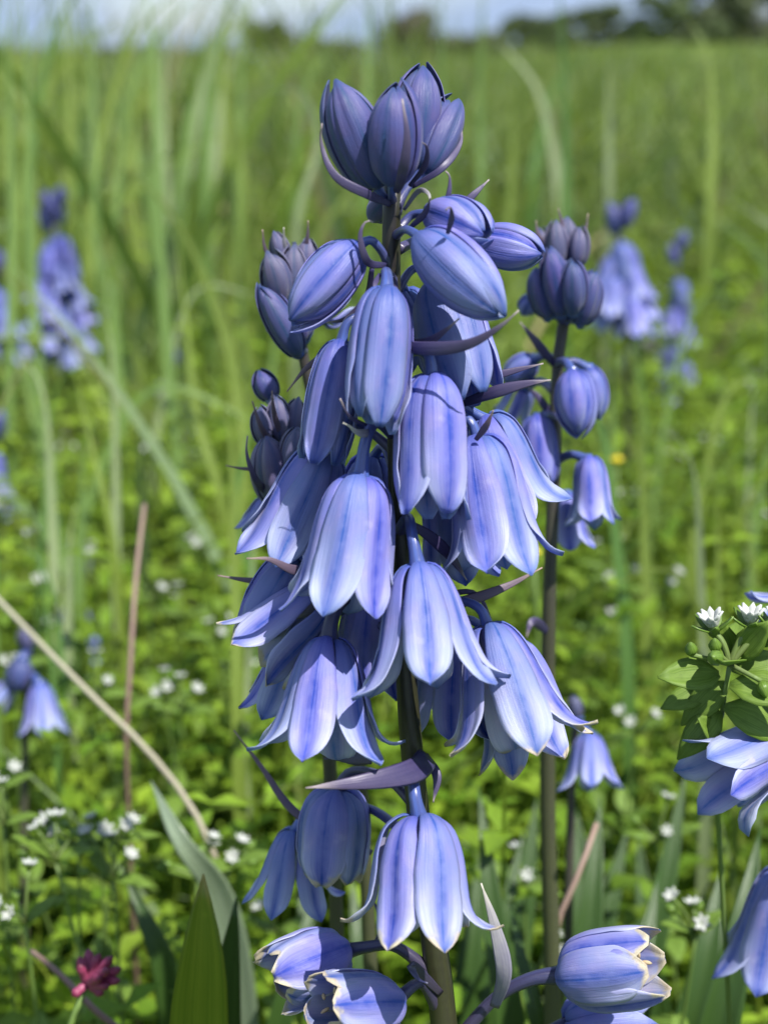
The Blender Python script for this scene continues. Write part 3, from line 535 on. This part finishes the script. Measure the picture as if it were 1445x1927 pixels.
BL = [(455, 1000, 450, 740, 335, 420, 205, 285, .62, 13), (345, 980, 320, 700, 300, 420, 285, 180, .70, 12), (420, 960, 370, 780, 350, 600, 330, 430, .62, 11), (210, 1000, 175, 850, 150, 740, 140, 690, .5, 12), (480, 1100, 440, 960, 460, 860, 490, 760, .5, 18), (230, 900, 215, 620, 190, 480, 150, 400, .8, 11), (90, 900, 60, 500, 55, 200, 40, -40, .75, 11), (20, 800, 25, 420, 18, 180, 8, -30, .8, 11),
 (1330, 1130, 1300, 1030, 1265, 960, 1240, 915, .6, 13), (1445, 520, 1400, 450, 1350, 420, 1300, 395, .9, 13), (1470, 440, 1440, 420, 1405, 395, 1370, 375, .9, 12), (1065, 500, 1066, 300, 1060, 120, 1050, -60, .85, 13), (905, 420, 905, 250, 905, 100, 912, -40, .95, 11), (1335, 420, 1340, 220, 1330, 100, 1290, 30, .9, 14), (690, 380, 690, 200, 692, 80, 700, -30, 1.0, 11), (430, 380, 425, 200, 425, 60, 440, -60, 1.0, 9), (560, 420, 600, 260, 560, 170, 440, 190, .8, 11), (960, 420, 965, 220, 950, 140, 905, 150, .9, 11), (180, 400, 176, 200, 172, 60, 180, -60, .9, 8), (560, 240, 590, 130, 625, 80, 660, 60, 1.0, 9), (135, 320, 130, 120, 120, 0, 100, -60, .95, 8), (985, 620, 975, 560, 970, 500, 975, 440, .8, 9), (840, 420, 830, 240, 832, 60, 826, -60, 1.05, 8), (320, 420, 310, 220, 312, 90, 330, -40, 1.1, 8)]
for k in range(26):
    px = rs.choice([rs.uniform(0, 560), rs.uniform(860, 1445)], p=[.72, .28]); d = rs.uniform(.9, 1.9); tp_ = rs.uniform(-70, 170); dx = rs.normal(0, 55); bt = 420+rs.uniform(-60, 60)
    BL.append((px, bt, px+dx*.3, bt*.6+tp_*.4, px+dx*.9, bt*.25+tp_*.75, px+dx*2.2, tp_, d, rs.uniform(8, 16)))
for k in range(32):     # arching blades through the middle ground
    px = rs.uniform(-20, 490) if k % 5 < 3 else rs.uniform(1130, 1470); d = rs.uniform(.40, .74); py = IH/2+FPX*math.tan(math.atan(.215/d)-PITCH); h = rs.uniform(.05, .13)*FPX/d; dx = rs.normal(-30, 110)
    BL.append((px, py, px+dx*.15, py-h*.45, px+dx*.55, py-h*.85, px+dx*1.3, py-h*(1-.0012*abs(dx)), d, rs.uniform(.0022, .0048)*FPX/d/1.6))
for l in BL:
    d = l[8]; wm = l[9]*d/FPX*1.6
    leaf('grass_blade', 'long single grass blade standing taller than the meadow sward around it', 'grass', [gp(l[0]+10, l[1]+60, d)]+[atd(l[i], l[i+1], d) for i in (0, 2, 4, 6)], wm, random.choice(['blade1', 'blade1', 'blade2', 'blade3', 'blade4']), 'tall single grass blades', twist=rs.uniform(-1, 1), fold=.3)

# ------------------------------------------------------------------ chickweed and other small plants
def ovate(n=7):
    u = np.linspace(0, 1, n); return np.sin(np.pi*np.clip(u, .02, .985)**.8)**.85
def leaf_data(Ln, wd, droop, fold, n=6, nv=5, thick=.00012):
    u = np.linspace(0, 1, n); pr = ovate(n); V = []; uv = []
    for sg in (1, -1):
        for i in range(n):
            for j in range(nv):
                v = -1+2*j/(nv-1); V.append((v*wd/2*pr[i], u[i]*Ln, -droop*Ln*u[i]**2+fold*abs(v)*wd/2*pr[i]+sg*thick)); uv.append(((v+1)/2, u[i]))
    F = []; n0 = n*nv
    for i in range(n-1):
        for j in range(nv-1):
            a = i*nv+j; F += [(a, a+1, a+nv+1, a+nv), (n0+a, n0+a+nv, n0+a+nv+1, n0+a+1)]
    ring = list(range(nv))+[i*nv+nv-1 for i in range(1, n)]+[(n-1)*nv+j for j in range(nv-2, -1, -1)]+[i*nv for i in range(n-2, 0, -1)]
    F += [(ring[k], n0+ring[k], n0+ring[(k+1) % len(ring)], ring[(k+1) % len(ring)]) for k in range(len(ring))]
    return np.array(V), F, np.array(uv)
LEAFM = [mesh('leaf', *leaf_data(.0115, .0062, d_, f_)[:2], M['chickleaf'], leaf_data(.0115, .0062, d_, f_)[2]) for d_, f_ in ((.15, .3), (.4, .15), (-.1, .4))]
PETM = mesh('petal', *leaf_data(.0024, .0012, .1, .1, 5, 3)[:2], M['white'], leaf_data(.0024, .0012, .1, .1, 5, 3)[2])
SEPM = mesh('sepal', *leaf_data(.0032, .0012, -.2, .2, 5, 3)[:2], M['sepal'], leaf_data(.0032, .0012, -.2, .2, 5, 3)[2])
def place(o, loc, fwd, up=(0, 0, 1), s=1.0):
    f = nrm(fwd); u = np.asarray(up, float); x = np.cross(f, u); x = nrm(x) if np.linalg.norm(x) > 1e-4 else np.array([1., 0, 0]); z_ = np.cross(x, f)
    mt = Matrix(((x[0], f[0], z_[0], loc[0]), (x[1], f[1], z_[1], loc[1]), (x[2], f[2], z_[2], loc[2]), (0, 0, 0, 1)))
    o.matrix_basis = mt @ Matrix.Scale(s, 4)
BUDV, BUDF, BUDUV = tube(spline([(0, 0, 0), (0, 0, .0012), (0, 0, .0026), (0, 0, .0036)], 7), np.array([.0004, .0010, .0013, .0013, .0010, .0006, .0001]), 8)
BUDM = mesh('bud', BUDV, BUDF, M['sepal'], BUDUV)
CUPV, CUPF, CUPUV = tube(spline([(0, 0, -.0008), (0, 0, 0), (0, 0, .0007)], 4), np.array([.0003, .0007, .0008, .0004]), 8)
CUPM = mesh('flower', CUPV, CUPF, M['sepal'], CUPUV)
def white_flower(par, loc, up, s, rs, n=6, lift=1.0):
    f = ob('flower', CUPM, par); u = nrm(up); a = nrm(np.cross(u, [.3, .9, .1])); b = np.cross(u, a)
    f.matrix_basis = Matrix(((a[0], b[0], u[0], loc[0]), (a[1], b[1], u[1], loc[1]), (a[2], b[2], u[2], loc[2]), (0, 0, 0, 1))) @ Matrix.Scale(s, 4)
    for k in range(n):
        th = 6.283*k/n+rs.normal(0, .1); place(ob('petal', PETM, f), (0, 0, .0003), (math.cos(th), math.sin(th), lift), s=1.15)
    for k in range(5):
        th = 6.283*(k+.5)/5; place(ob('sepal', SEPM, f), (0, 0, -.0002), (math.cos(th), math.sin(th), .45), s=1)
    return f
def chickweed(root, P, label, group, seed, nl=9, nf=2, s=1.0, detail=True):
    rs = np.random.default_rng(seed); t = thing('chickweed', root, label, 'plant', group); Q = spline(P, 24)-np.asarray(root)
    V, F, uv = tube(Q, np.linspace(.0008, .00042, 24)*s, 7); ob('stem', mesh('stem', V, F, M['chickstem'], uv), t)
    tan = np.gradient(Q, axis=0)
    for i in range(nl//2+1):
        u = .35+.65*i/(nl//2); j = min(23, int(u*23)); th = i*1.57+rs.uniform(-.4, .4)
        for sg in (0, math.pi):
            d = np.array([math.cos(th+sg), math.sin(th+sg), rs.uniform(.1, .7)]); place(ob('leaf', LEAFM[rs.integers(3)], t), Q[j], d, s=s*rs.uniform(.7, 1.25))
    for k in range(nf):
        th = rs.uniform(0, 6.28); d = nrm([math.cos(th)*.6, math.sin(th)*.6-.35, 1]); e = Q[-1]+d*rs.uniform(.006, .014)*s
        V, F, uv = tube(spline([Q[-1], (Q[-1]+e)/2+np.array([0, 0, .001]), e], 6), .0004*s, 6); ob('flower_stalk', mesh('flower_stalk', V, F, M['chickstem'], uv), t)
        white_flower(t, e, d, s*rs.uniform(.85, 1.15), rs)
    for k in range(2):
        th = rs.uniform(0, 6.28); d = nrm([math.cos(th), math.sin(th), .5]); e = Q[-1]+d*.007*s
        V, F, uv = tube(spline([Q[-1], e], 4), .0003*s, 5); ob('bud_stalk', mesh('bud_stalk', V, F, M['chickstem'], uv), t); b = ob('bud', BUDM, t); place(b, e, np.cross(d, [0, 1, .2]), d, s)
    return t
# the sharp one at the right edge
tp = atd(1372, 1250, .222); q1 = atd(1346, 1395, .244); rt = foot(atd(1385, 1900, .275), (.01, .02))
cw = chickweed(rt, [rt, (rt+q1)/2+np.array([.004, 0, .01]), q1, atd(1362, 1330, .224), tp], 'tall chickweed in near focus, white star flowers above broad green leaves beside the tilted bell', None, 11, 3, 0, .9)
for k, (px, py, sg) in enumerate([(1342, 1188, 1), (1410, 1180, 1), (1452, 1185, 1)]):
    e = atd(px, py, .222); l0 = np.asarray(rt); V, F, uv = tube(spline([tp-l0, (tp+e)/2-l0+np.array([0, 0, .001]), e-l0], 8), .0005, 7); ob('flower_stalk', mesh('flower_stalk', V, F, M['chickstem'], uv), cw)
    white_flower(cw, e-l0, nrm(np.array([(k-1)*.25, -.05, 1])), 1.25, np.random.default_rng(k), 8, 1.9)
for px, py in ((1345, 1225), (1432, 1282), (1300, 1232)):
    e = atd(px, py, .220); b = ob('bud', BUDM, cw); place(b, e-np.asarray(rt), (1, 0, .2), nrm(e-tp), .75)
    V, F, uv = tube(spline([tp-np.asarray(rt), e-np.asarray(rt)], 5), .0004, 6); ob('bud_stalk', mesh('bud_stalk', V, F, M['chickstem'], uv), cw)
for px, py, dx, dz_, s_, d_ in ((1352, 1270, -1, .02, 1.2, .222), (1365, 1285, -.7, -.5, 1.05, .226), (1372, 1290, .9, -.1, 1.3, .222), (1375, 1260, .8, .4, 1.0, .226), (1368, 1250, -.2, .9, .95, .226), (1362, 1330, .9, -.25, 1.3, .224), (1356, 1340, -.6, -.5, 1.1, .226), (1350, 1395, -.3, .5, .8, .228), (1385, 1240, .5, .8, 1.0, .223), (1420, 1300, .7, .3, 1.2, .226), (1425, 1215, .3, .6, .9, .225), (1330, 1300, -.9, -.2, .9, .228), (1400, 1340, .6, -.3, 1.2, .229)):
    place(ob('leaf', LEAFM[random.randrange(3)], cw), atd(px, py, d_)-np.asarray(rt), (dx, -.25, dz_), (0, -.7, .75), s_*.74)
# flowering chickweed at the spots where the photo shows white stars, then more in the sward
spots = [(48, 1728, .30), (105, 1608, .32), (150, 1588, .33), (190, 1578, .335), (222, 1575, .335), (8, 1540, .33), (215, 1642, .325), (372, 1640, .33), (430, 1622, .34), (404, 1198, .48), (342, 1148, .52), (75, 1095, .52), (113, 1178, .5), (180, 1044, .56), (290, 1118, .52), (310, 1310, .43), (340, 1330, .42), (375, 1025, .56), (130, 848, .75), (290, 852, .7), (365, 870, .68), (1195, 1370, .42), (1240, 1108, .52), (1160, 1095, .52), (1145, 1065, .54), (1305, 1330, .43), (1235, 1572, .36), (1308, 1748, .31), (1010, 1815, .34), (1335, 840, .75), (1255, 838, .72), (1260, 885, .68), (5, 1475, .36), (8, 965, .6), (1400, 720, .9), (1210, 660, 1.0), (1225, 560, 1.2), (1390, 690, .95), (520, 1745, .36), (70, 1010, .56), (185, 1300, .42), (455, 1280, .5), (30, 1250, .45), (985, 1660, .36), (1420, 980, .62), (1180, 940, .62), (1120, 1180, .48)]
for i, (px, py, d) in enumerate(spots):
    tpp = atd(px, py+12, d); r0 = foot(tpp, (RNG.uniform(-.025, .025), RNG.uniform(-.01, .035)))
    lab = {0: 'white flowered chickweed sprig rising just above the magenta fumitory', 7: 'chickweed sprig in flower right behind the yellow tipped strap leaf', 21: 'chickweed sprig in flower beside the single nodding bell', 27: 'chickweed sprig in flower beyond the faded sideways bell', 28: 'chickweed sprig in flower between the pale bract and the faded sideways bell', 9: 'chickweed sprig with white stars between the upright dry twig and the main spike', 26: 'chickweed sprig in flower behind the tall chickweed stem'}.get(i)
    chickweed(r0, [r0, (r0*.5+tpp*.5)+RNG.normal(0, .006, 3), tpp], lab or 'chickweed sprig with tiny white star flowers, soft in the green undergrowth', 'flowering chickweed sprigs', 100+i, 8, 2 if i % 3 else 3, .85)
# fumitory, yellow and pink flowers
r0 = foot(atd(160, 1960, .275)); fm = thing('fumitory', r0, 'small fumitory with a cluster of magenta flowers tipped dark red', 'flower')
tp = atd(165, 1850, .268); V, F, uv = tube(spline([r0, (r0+atd(130, 1927, .268))/2, atd(132, 1915, .268), tp], 20)-r0, .0006, 7); ob('stem', mesh('stem', V, F, M['chickstem'], uv), fm)
V_, F_, U_ = tube(spline([(0, 0, 0), (0, 0, .0022), (0, 0, .005), (0, 0, .0072)], 9), np.array([.0003, .0009, .0012, .0012, .0011, .0012, .0013, .0011, .0003]), 8); FUM = mesh('floret', V_, F_, M['pink'], U_)
for k, (px, py, dz_) in enumerate([(150, 1800, 0), (168, 1785, .002), (188, 1795, -.002), (212, 1800, -.003), (228, 1822, -.003), (226, 1845, -.004), (205, 1856, -.005), (140, 1872, -.002), (195, 1872, 0), (205, 1825, -.006), (190, 1840, -.006), (150, 1815, -.003), (172, 1820, .002), (218, 1835, .002)]):
    e = atd(px, py, .268+dz_); d = nrm(e-tp); o = ob('floret', FUM, fm); s_ = np.linalg.norm(e-tp)/.0072; place(o, tp-r0, np.cross(d, [0.1, 1, 0.1]), d, 1); o.scale = (.72, .72, max(.5, s_))
def simple_flower(name, label, px, py, d, mat, s, n=5):
    tpp = atd(px, py, d); r0 = foot(tpp, (.01, .02)); t = thing(name, r0, label, 'flower'); V, F, uv = tube(spline([r0, (r0+tpp)/2+np.array([.004, 0, 0]), tpp], 14)-r0, .0007, 6); ob('stem', mesh('stem', V, F, M['chickstem'], uv), t)
    v, f_, u_ = leaf_data(.0045*s, .0042*s, -.2, .2, 5, 3); pm = mesh('petal', v, f_, M[mat], u_)
    for k in range(n): th = 6.283*k/n; place(ob('petal', pm, t), tpp-r0, (math.cos(th), math.sin(th)-.3, .75))
    v, f_, u_ = tube(spline([(0, 0, 0), (0, 0, .002*s)], 4), np.array([.0006, .0012, .0012, .0004])*s, 7); o = ob('flower_centre', mesh('flower_centre', v, f_, M['sepal'], u_), t); o.location = tpp-r0
simple_flower('yellow_flower', 'tiny bright yellow flower beyond the half opened bluebell', 1158, 875, .55, 'yellow', .9)
simple_flower('yellow_flower', 'small yellow bloom low behind the main bluebell bells', 1003, 1050, .40, 'yellow', .7)
simple_flower('pink_flower', 'pale pink flower far back in the right meadow', 1222, 660, .95, 'palepink', 1.6, 7)
simple_flower('pink_flower', 'faint mauve flower far off in the upper right grass', 1215, 292, 1.9, 'palepink', 1.6, 7)

# ------------------------------------------------------------------ stuff: undergrowth, grass
def bulk(name, V, F4, col, mat):
    m = bpy.data.meshes.new(name); nV, nF = len(V), len(F4); m.vertices.add(nV); m.vertices.foreach_set('co', V.astype(np.float32).ravel())
    m.loops.add(nF*4); m.loops.foreach_set('vertex_index', F4.astype(np.int32).ravel()); m.polygons.add(nF); m.polygons.foreach_set('loop_start', np.arange(nF, dtype=np.int32)*4)
    m.polygons.foreach_set('use_smooth', np.ones(nF, bool)); m.update(calc_edges=True); m.materials.append(mat)
    a = m.color_attributes.new('Col', 'FLOAT_COLOR', 'POINT'); c = np.ones((nV, 4), np.float32); c[:, :3] = col; a.data.foreach_set('color', c.ravel())
    return m
def blades(n, x, y, H, Wd, lean, az, col, nseg, bend, z0=None):
    """n curved blades; each a strip of nseg quads folded along the middle"""
    u = np.linspace(0, 1, nseg+1)[None, :]; hx = lean[:, None]*(u*.4+bend[:, None]*u**2.2); L_ = H[:, None]
    arc = np.clip(hx, 0, None); zz = L_*(u-.46*arc*u**1.5*(bend[:, None])); rr = L_*hx
    cx = x[:, None]+np.cos(az)[:, None]*rr; cy = y[:, None]+np.sin(az)[:, None]*rr; cz = (ground(x, y) if z0 is None else z0)[:, None]+zz-.004
    fa = az+math.pi/2+RNG.normal(0, .9, n); w_ = Wd[:, None]/2*np.minimum(1, .7+u)*(1-u**2.2)+.0002
    V = np.zeros((n, nseg+1, 2, 3)); 
    for k, s in ((0, -1), (1, 1)):
        V[:, :, k, 0] = cx+s*w_*np.cos(fa)[:, None]; V[:, :, k, 1] = cy+s*w_*np.sin(fa)[:, None]; V[:, :, k, 2] = cz
    i = np.arange(nseg); b = (np.arange(n)*(nseg+1)*2)[:, None]; F = np.stack([b+2*i, b+2*i+1, b+2*i+3, b+2*i+2], -1).reshape(-1, 4)
    c = np.repeat(col[:, None, :], (nseg+1)*2, 1); return V.reshape(-1, 3), F, c.reshape(-1, 3)
def field(n, y0, y1, power=1.0, marg=.9):
    y = y0+(y1-y0)*RNG.random(n)**power; hw = .27*y+marg; return RNG.uniform(-1, 1, n)*hw, y
def gcol(n, dry=.08):
    a = np.array([.135, .215, .030]); b = np.array([.27, .35, .095]); t = RNG.random(n)[:, None]; c = a*(1-t)+b*t
    g = RNG.random(n) < .22; c[g] = np.array([.18, .25, .13])*RNG.uniform(.8, 1.2, (g.sum(), 1)); k = RNG.random(n) < dry; c[k] = np.array([.30, .26, .13])*RNG.uniform(.7, 1.15, (k.sum(), 1)); return c*RNG.uniform(.6, 1.3, (n, 1))
def patch(x, y, c):
    f = 1.5/np.maximum(y, .6)**.5; v = np.sin(x*2.3*f+1.7*np.sin(y*1.1*f))*np.sin(y*1.9*f+x*.7*f)+.5*np.sin(x*5.1*f+2)*np.sin(y*4.3*f)
    t = np.clip(v*.5, -.5, .5)[:, None]; return c*(1+.45*t)+np.clip(t, 0, 1)*np.array([.05, .035, .01])
def grass(name, label, n, y0, y1, h0, h1, w0, w1, nseg, power, marg, clear=None):
    x, y = field(n, y0, y1, power, marg)
    cl_ = .75+.5*np.sin(x*4.1+1)*np.sin(y*3.3+x)   # tufts
    H = RNG.uniform(h0, h1, n)*(.62+.45*cl_); H *= np.where(x/np.maximum(y, .5) > .08, .80, 1.0)
    V, F, c = blades(n, x, y, H, RNG.uniform(w0, w1, n), RNG.uniform(.1, 1.25, n), RNG.uniform(0, 6.28, n), patch(x, y, gcol(n)), nseg, RNG.uniform(.2, 1.1, n))
    ob(name, bulk(name, V, F, c, M['grass']), None, label=label, category='grass', kind='stuff')
grass('meadow_grass', 'fresh green meadow grass close behind the bluebells', 3000, .50, 1.5, .10, .27, .0025, .0075, 9, .75, .5)
grass('meadow_grass', 'broad bladed tufts of meadow grass in front of the sward', 3200, 1.0, 3.6, .22, .54, .006, .014, 9, .8, .6)
grass('meadow_grass', 'tall soft meadow grass in the middle of the field', 10000, 1.4, 4.5, .18, .46, .004, .010, 6, .8, .9)
grass('meadow_grass', 'hazy green meadow grass stretching back over the field', 36000, 4.2, 16, .18, .46, .010, .020, 4, .75, 1.5)
grass('meadow_grass', 'far sward of the meadow running to the hedges', 36000, 15, 75, .15, .34, .05, .11, 3, .7, 4)
grass('meadow_grass', 'thin young grass and straws threading through the undergrowth', 1300, .36, .95, .09, .19, .0012, .0035, 7, .8, .3)
# chickweed carpet: sprigs of paired leaves
def sprig_carpet(n, y0, y1, marg, hlo, hhi, lscale, power, name, label, keep=None):
    x, y = field(n, y0, y1, power, marg)
    if keep is not None: k = keep(x, y); x, y = x[k], y[k]; n = len(x)
    H = RNG.uniform(hlo*.7, hhi*1.05, n)*(.86+.24*np.sin(x*23+3*np.sin(y*7))*np.sin(y*19+1)+.14*np.sin(x*61+y*47))*np.where(RNG.random(n) < .13, 1.3, 1.0); Vs = []; Fs = []; Cs = []; base = 0; npair = 5
    lx, ly = RNG.normal(0, .22, (2, n)); tone = RNG.uniform(.6, 1.3, n); gold = RNG.random(n)
    leafc = np.array([.10, .20, .012])*(1-gold[:, None])+np.array([.27, .40, .034])*gold[:, None]; leafc *= tone[:, None]; leafc = patch(x*4, y*4, leafc)
    # leaf template: 3 cross rows, folded, 4 quads
    tv = np.array([(-.12, 0, 0), (0, 0, -.02), (.12, 0, 0), (-.5, .45, .12), (0, .45, 0), (.5, .45, .12), (-.04, 1, -.1), (0, 1, -.12), (.04, 1, -.1)]); tf = np.array([(0, 1, 4, 3), (1, 2, 5, 4), (3, 4, 7, 6), (4, 5, 8, 7)])
    for p in range(npair):
        u = .42+.58*p/(npair-1)
        for s in (0, math.pi):
            th = p*1.57+RNG.uniform(0, .9, n)+s+gold*6; el = RNG.uniform(-.2, .75, n); sz = lscale*RNG.uniform(.7, 1.35, n)*(1.1-.35*(u-.4)); wd = sz*RNG.uniform(.5, .66, n)
            f = np.stack([np.cos(th)*np.cos(el), np.sin(th)*np.cos(el), np.sin(el)], 1); sx = np.stack([-np.sin(th), np.cos(th), 0*th], 1); up = np.cross(sx, f)*-1
            o = np.stack([x+lx*H*u, y+ly*H*u, ground(x, y)+H*u], 1)
            V = o[:, None]+sx[:, None]*(tv[None, :, 0:1]*wd[:, None, None])+f[:, None]*(tv[None, :, 1:2]*sz[:, None, None])+up[:, None]*(tv[None, :, 2:3]*sz[:, None, None])
            Vs.append(V.reshape(-1, 3)); Fs.append((tf[None]+base+(np.arange(n)*9)[:, None, None]).reshape(-1, 4)); base += n*9; Cs.append(np.repeat(leafc*RNG.uniform(.85, 1.15, (n, 1)), 9, 0))
    th = RNG.uniform(0, 6.28, n); a = np.stack([np.cos(th), np.sin(th), 0*th], 1)*.0007; b0 = np.stack([x, y, ground(x, y)-.003], 1); b1 = np.stack([x+lx*H, y+ly*H, ground(x, y)+H], 1)
    V = np.stack([b0-a, b0+a, b1+a*.6, b1-a*.6], 1).reshape(-1, 3); Vs.append(V); Fs.append((np.arange(n)*4)[:, None]+np.arange(4)[None]+base); Cs.append(np.repeat(leafc*np.array([1.0, .85, 1.2]), 4, 0))
    ob(name, bulk(name, np.vstack(Vs), np.vstack(Fs), np.vstack(Cs), M['chick']), None, label=label, category='plants', kind='stuff')
sprig_carpet(6000, .27, .85, .16, .09, .165, .010, .8, 'undergrowth', 'leafy chickweed undergrowth right behind the bluebells', lambda x, y: (((x-.030)/.075)**2+((y-.32)/.085)**2 > 1) | (RNG.random(len(x)) < .18))
sprig_carpet(7500, .75, 2.4, .35, .07, .15, .013, .8, 'undergrowth', 'low leafy undergrowth further back in the meadow')
sprig_carpet(1500, -.5, .27, .5, .04, .10, .010, 1, 'undergrowth', 'low leafy undergrowth around the foot of the plants')

# ------------------------------------------------------------------ far trees and hedge shrubs
def tree(label, px, wpx, toppx, d, seed, cat='tree', dark=1.0, brown=0.0):
    rs = np.random.default_rng(seed); c = atd(px, 112, d); x, y = c[0], c[1]; z0 = float(ground(x, y)); top = atd(px, toppx, d)[2]; Wm = wpx*d/FPX; H = top-z0
    t = thing('tree' if cat == 'tree' else 'hedge_shrub', (x, y, z0-.05), label, cat)
    fr = .18 if cat == 'tree' else .06
    V, F, uv = tube(spline([(0, 0, 0), (.02*Wm, 0, H*.3), (0, .02*Wm, H*.7)], 8), np.linspace(.035, .012, 8)*H, 8); tr = ob('trunk', mesh('trunk', V, F, M['bark'], uv), t)
    for k in range(5):
        th = k*1.3+rs.uniform(0, .5); e = np.array([math.cos(th)*Wm*.33, math.sin(th)*Wm*.33, H*rs.uniform(.5, .85)])
        V, F, uv = tube(spline([(0, 0, H*.22), e*.5+np.array([0, 0, H*.12]), e], 6), np.linspace(.014, .004, 6)*H, 6); ob('limb', mesh('limb', V, F, M['bark'], uv), tr)
    nl = 26; zc = rs.uniform(fr+.08, .88, nl); zc[:8] = rs.uniform(.02, .25, 8) if cat != 'tree' else zc[:8]; wz = np.sqrt(np.clip(1-((zc-.45)/.52)**2, .05, 1)); cc = np.stack([rs.uniform(-.40, .40, nl)*Wm*wz, rs.uniform(-.40, .40, nl)*Wm*wz, H*zc], 1); n = 2600
    li = rs.integers(0, nl, n); dv = rs.normal(0, 1, (n, 3)); dv /= np.linalg.norm(dv, axis=1)[:, None]; r = rs.uniform(.35, 1, n)**.5
    P = cc[li]+dv*r[:, None]*np.array([Wm*.17, Wm*.17, H*.15]); a = rs.normal(0, 1, (n, 3)); a /= np.linalg.norm(a, axis=1)[:, None]; b = np.cross(a, dv); s = (Wm*.045*rs.uniform(.6, 1.4, n))[:, None]
    V = np.stack([P-a*s, P+b*s*.7, P+a*s, P-b*s*.7], 1).reshape(-1, 3); F = np.arange(n*4).reshape(-1, 4)
    g = np.array([.050, .075, .028])*(1-brown)+np.array([.085, .068, .055])*brown; col = np.repeat(g*dark*rs.uniform(.6, 1.4, (n, 1)), 4, 0)
    ob('crown', bulk('crown', V, F, col, M['crown']), t)
tree('round dark tree standing alone against the grey sky', 508, 120, 38, 120, 1, brown=.55)
for k, (px, wp_, tp_, d, lab, br_) in enumerate([(250, 190, 84, 130, 'low brownish hedge shrub far across the field near the lone tree', .7), (390, 170, 90, 130, 'low greyish hedge shrub next to the round dark tree', .7), (100, 190, 96, 140, 'faint low hedge shrub at the far end of the field', .6), (620, 150, 72, 120, 'far shrub on the other side of the round dark tree', .5), (765, 150, 12, 110, 'grey leafless looking tree above the main bluebell crown', .9), (890, 150, 48, 95, 'hedge shrub with pale gaps beside the grey tree', .6), (1000, 170, 25, 80, 'mid green hedge shrub in the far hedge row', .2), (1120, 190, 5, 75, 'bushy green hedge shrub in the tall far hedge', .15), (1260, 190, -40, 70, 'darkest dense shrub of the tall far hedge', .1), (1390, 200, -30, 70, 'dense tall shrub ending the far hedge', .3), (1540, 220, -50, 70, 'large shrub of the hedge beyond the field corner', .2), (-60, 220, 80, 140, 'faint shrub beyond the left edge of the hedge', .5)]):
    tree(lab, px, wp_, tp_, d, 20+k, 'shrub', 1.5 if px > 950 else 1.4, br_)
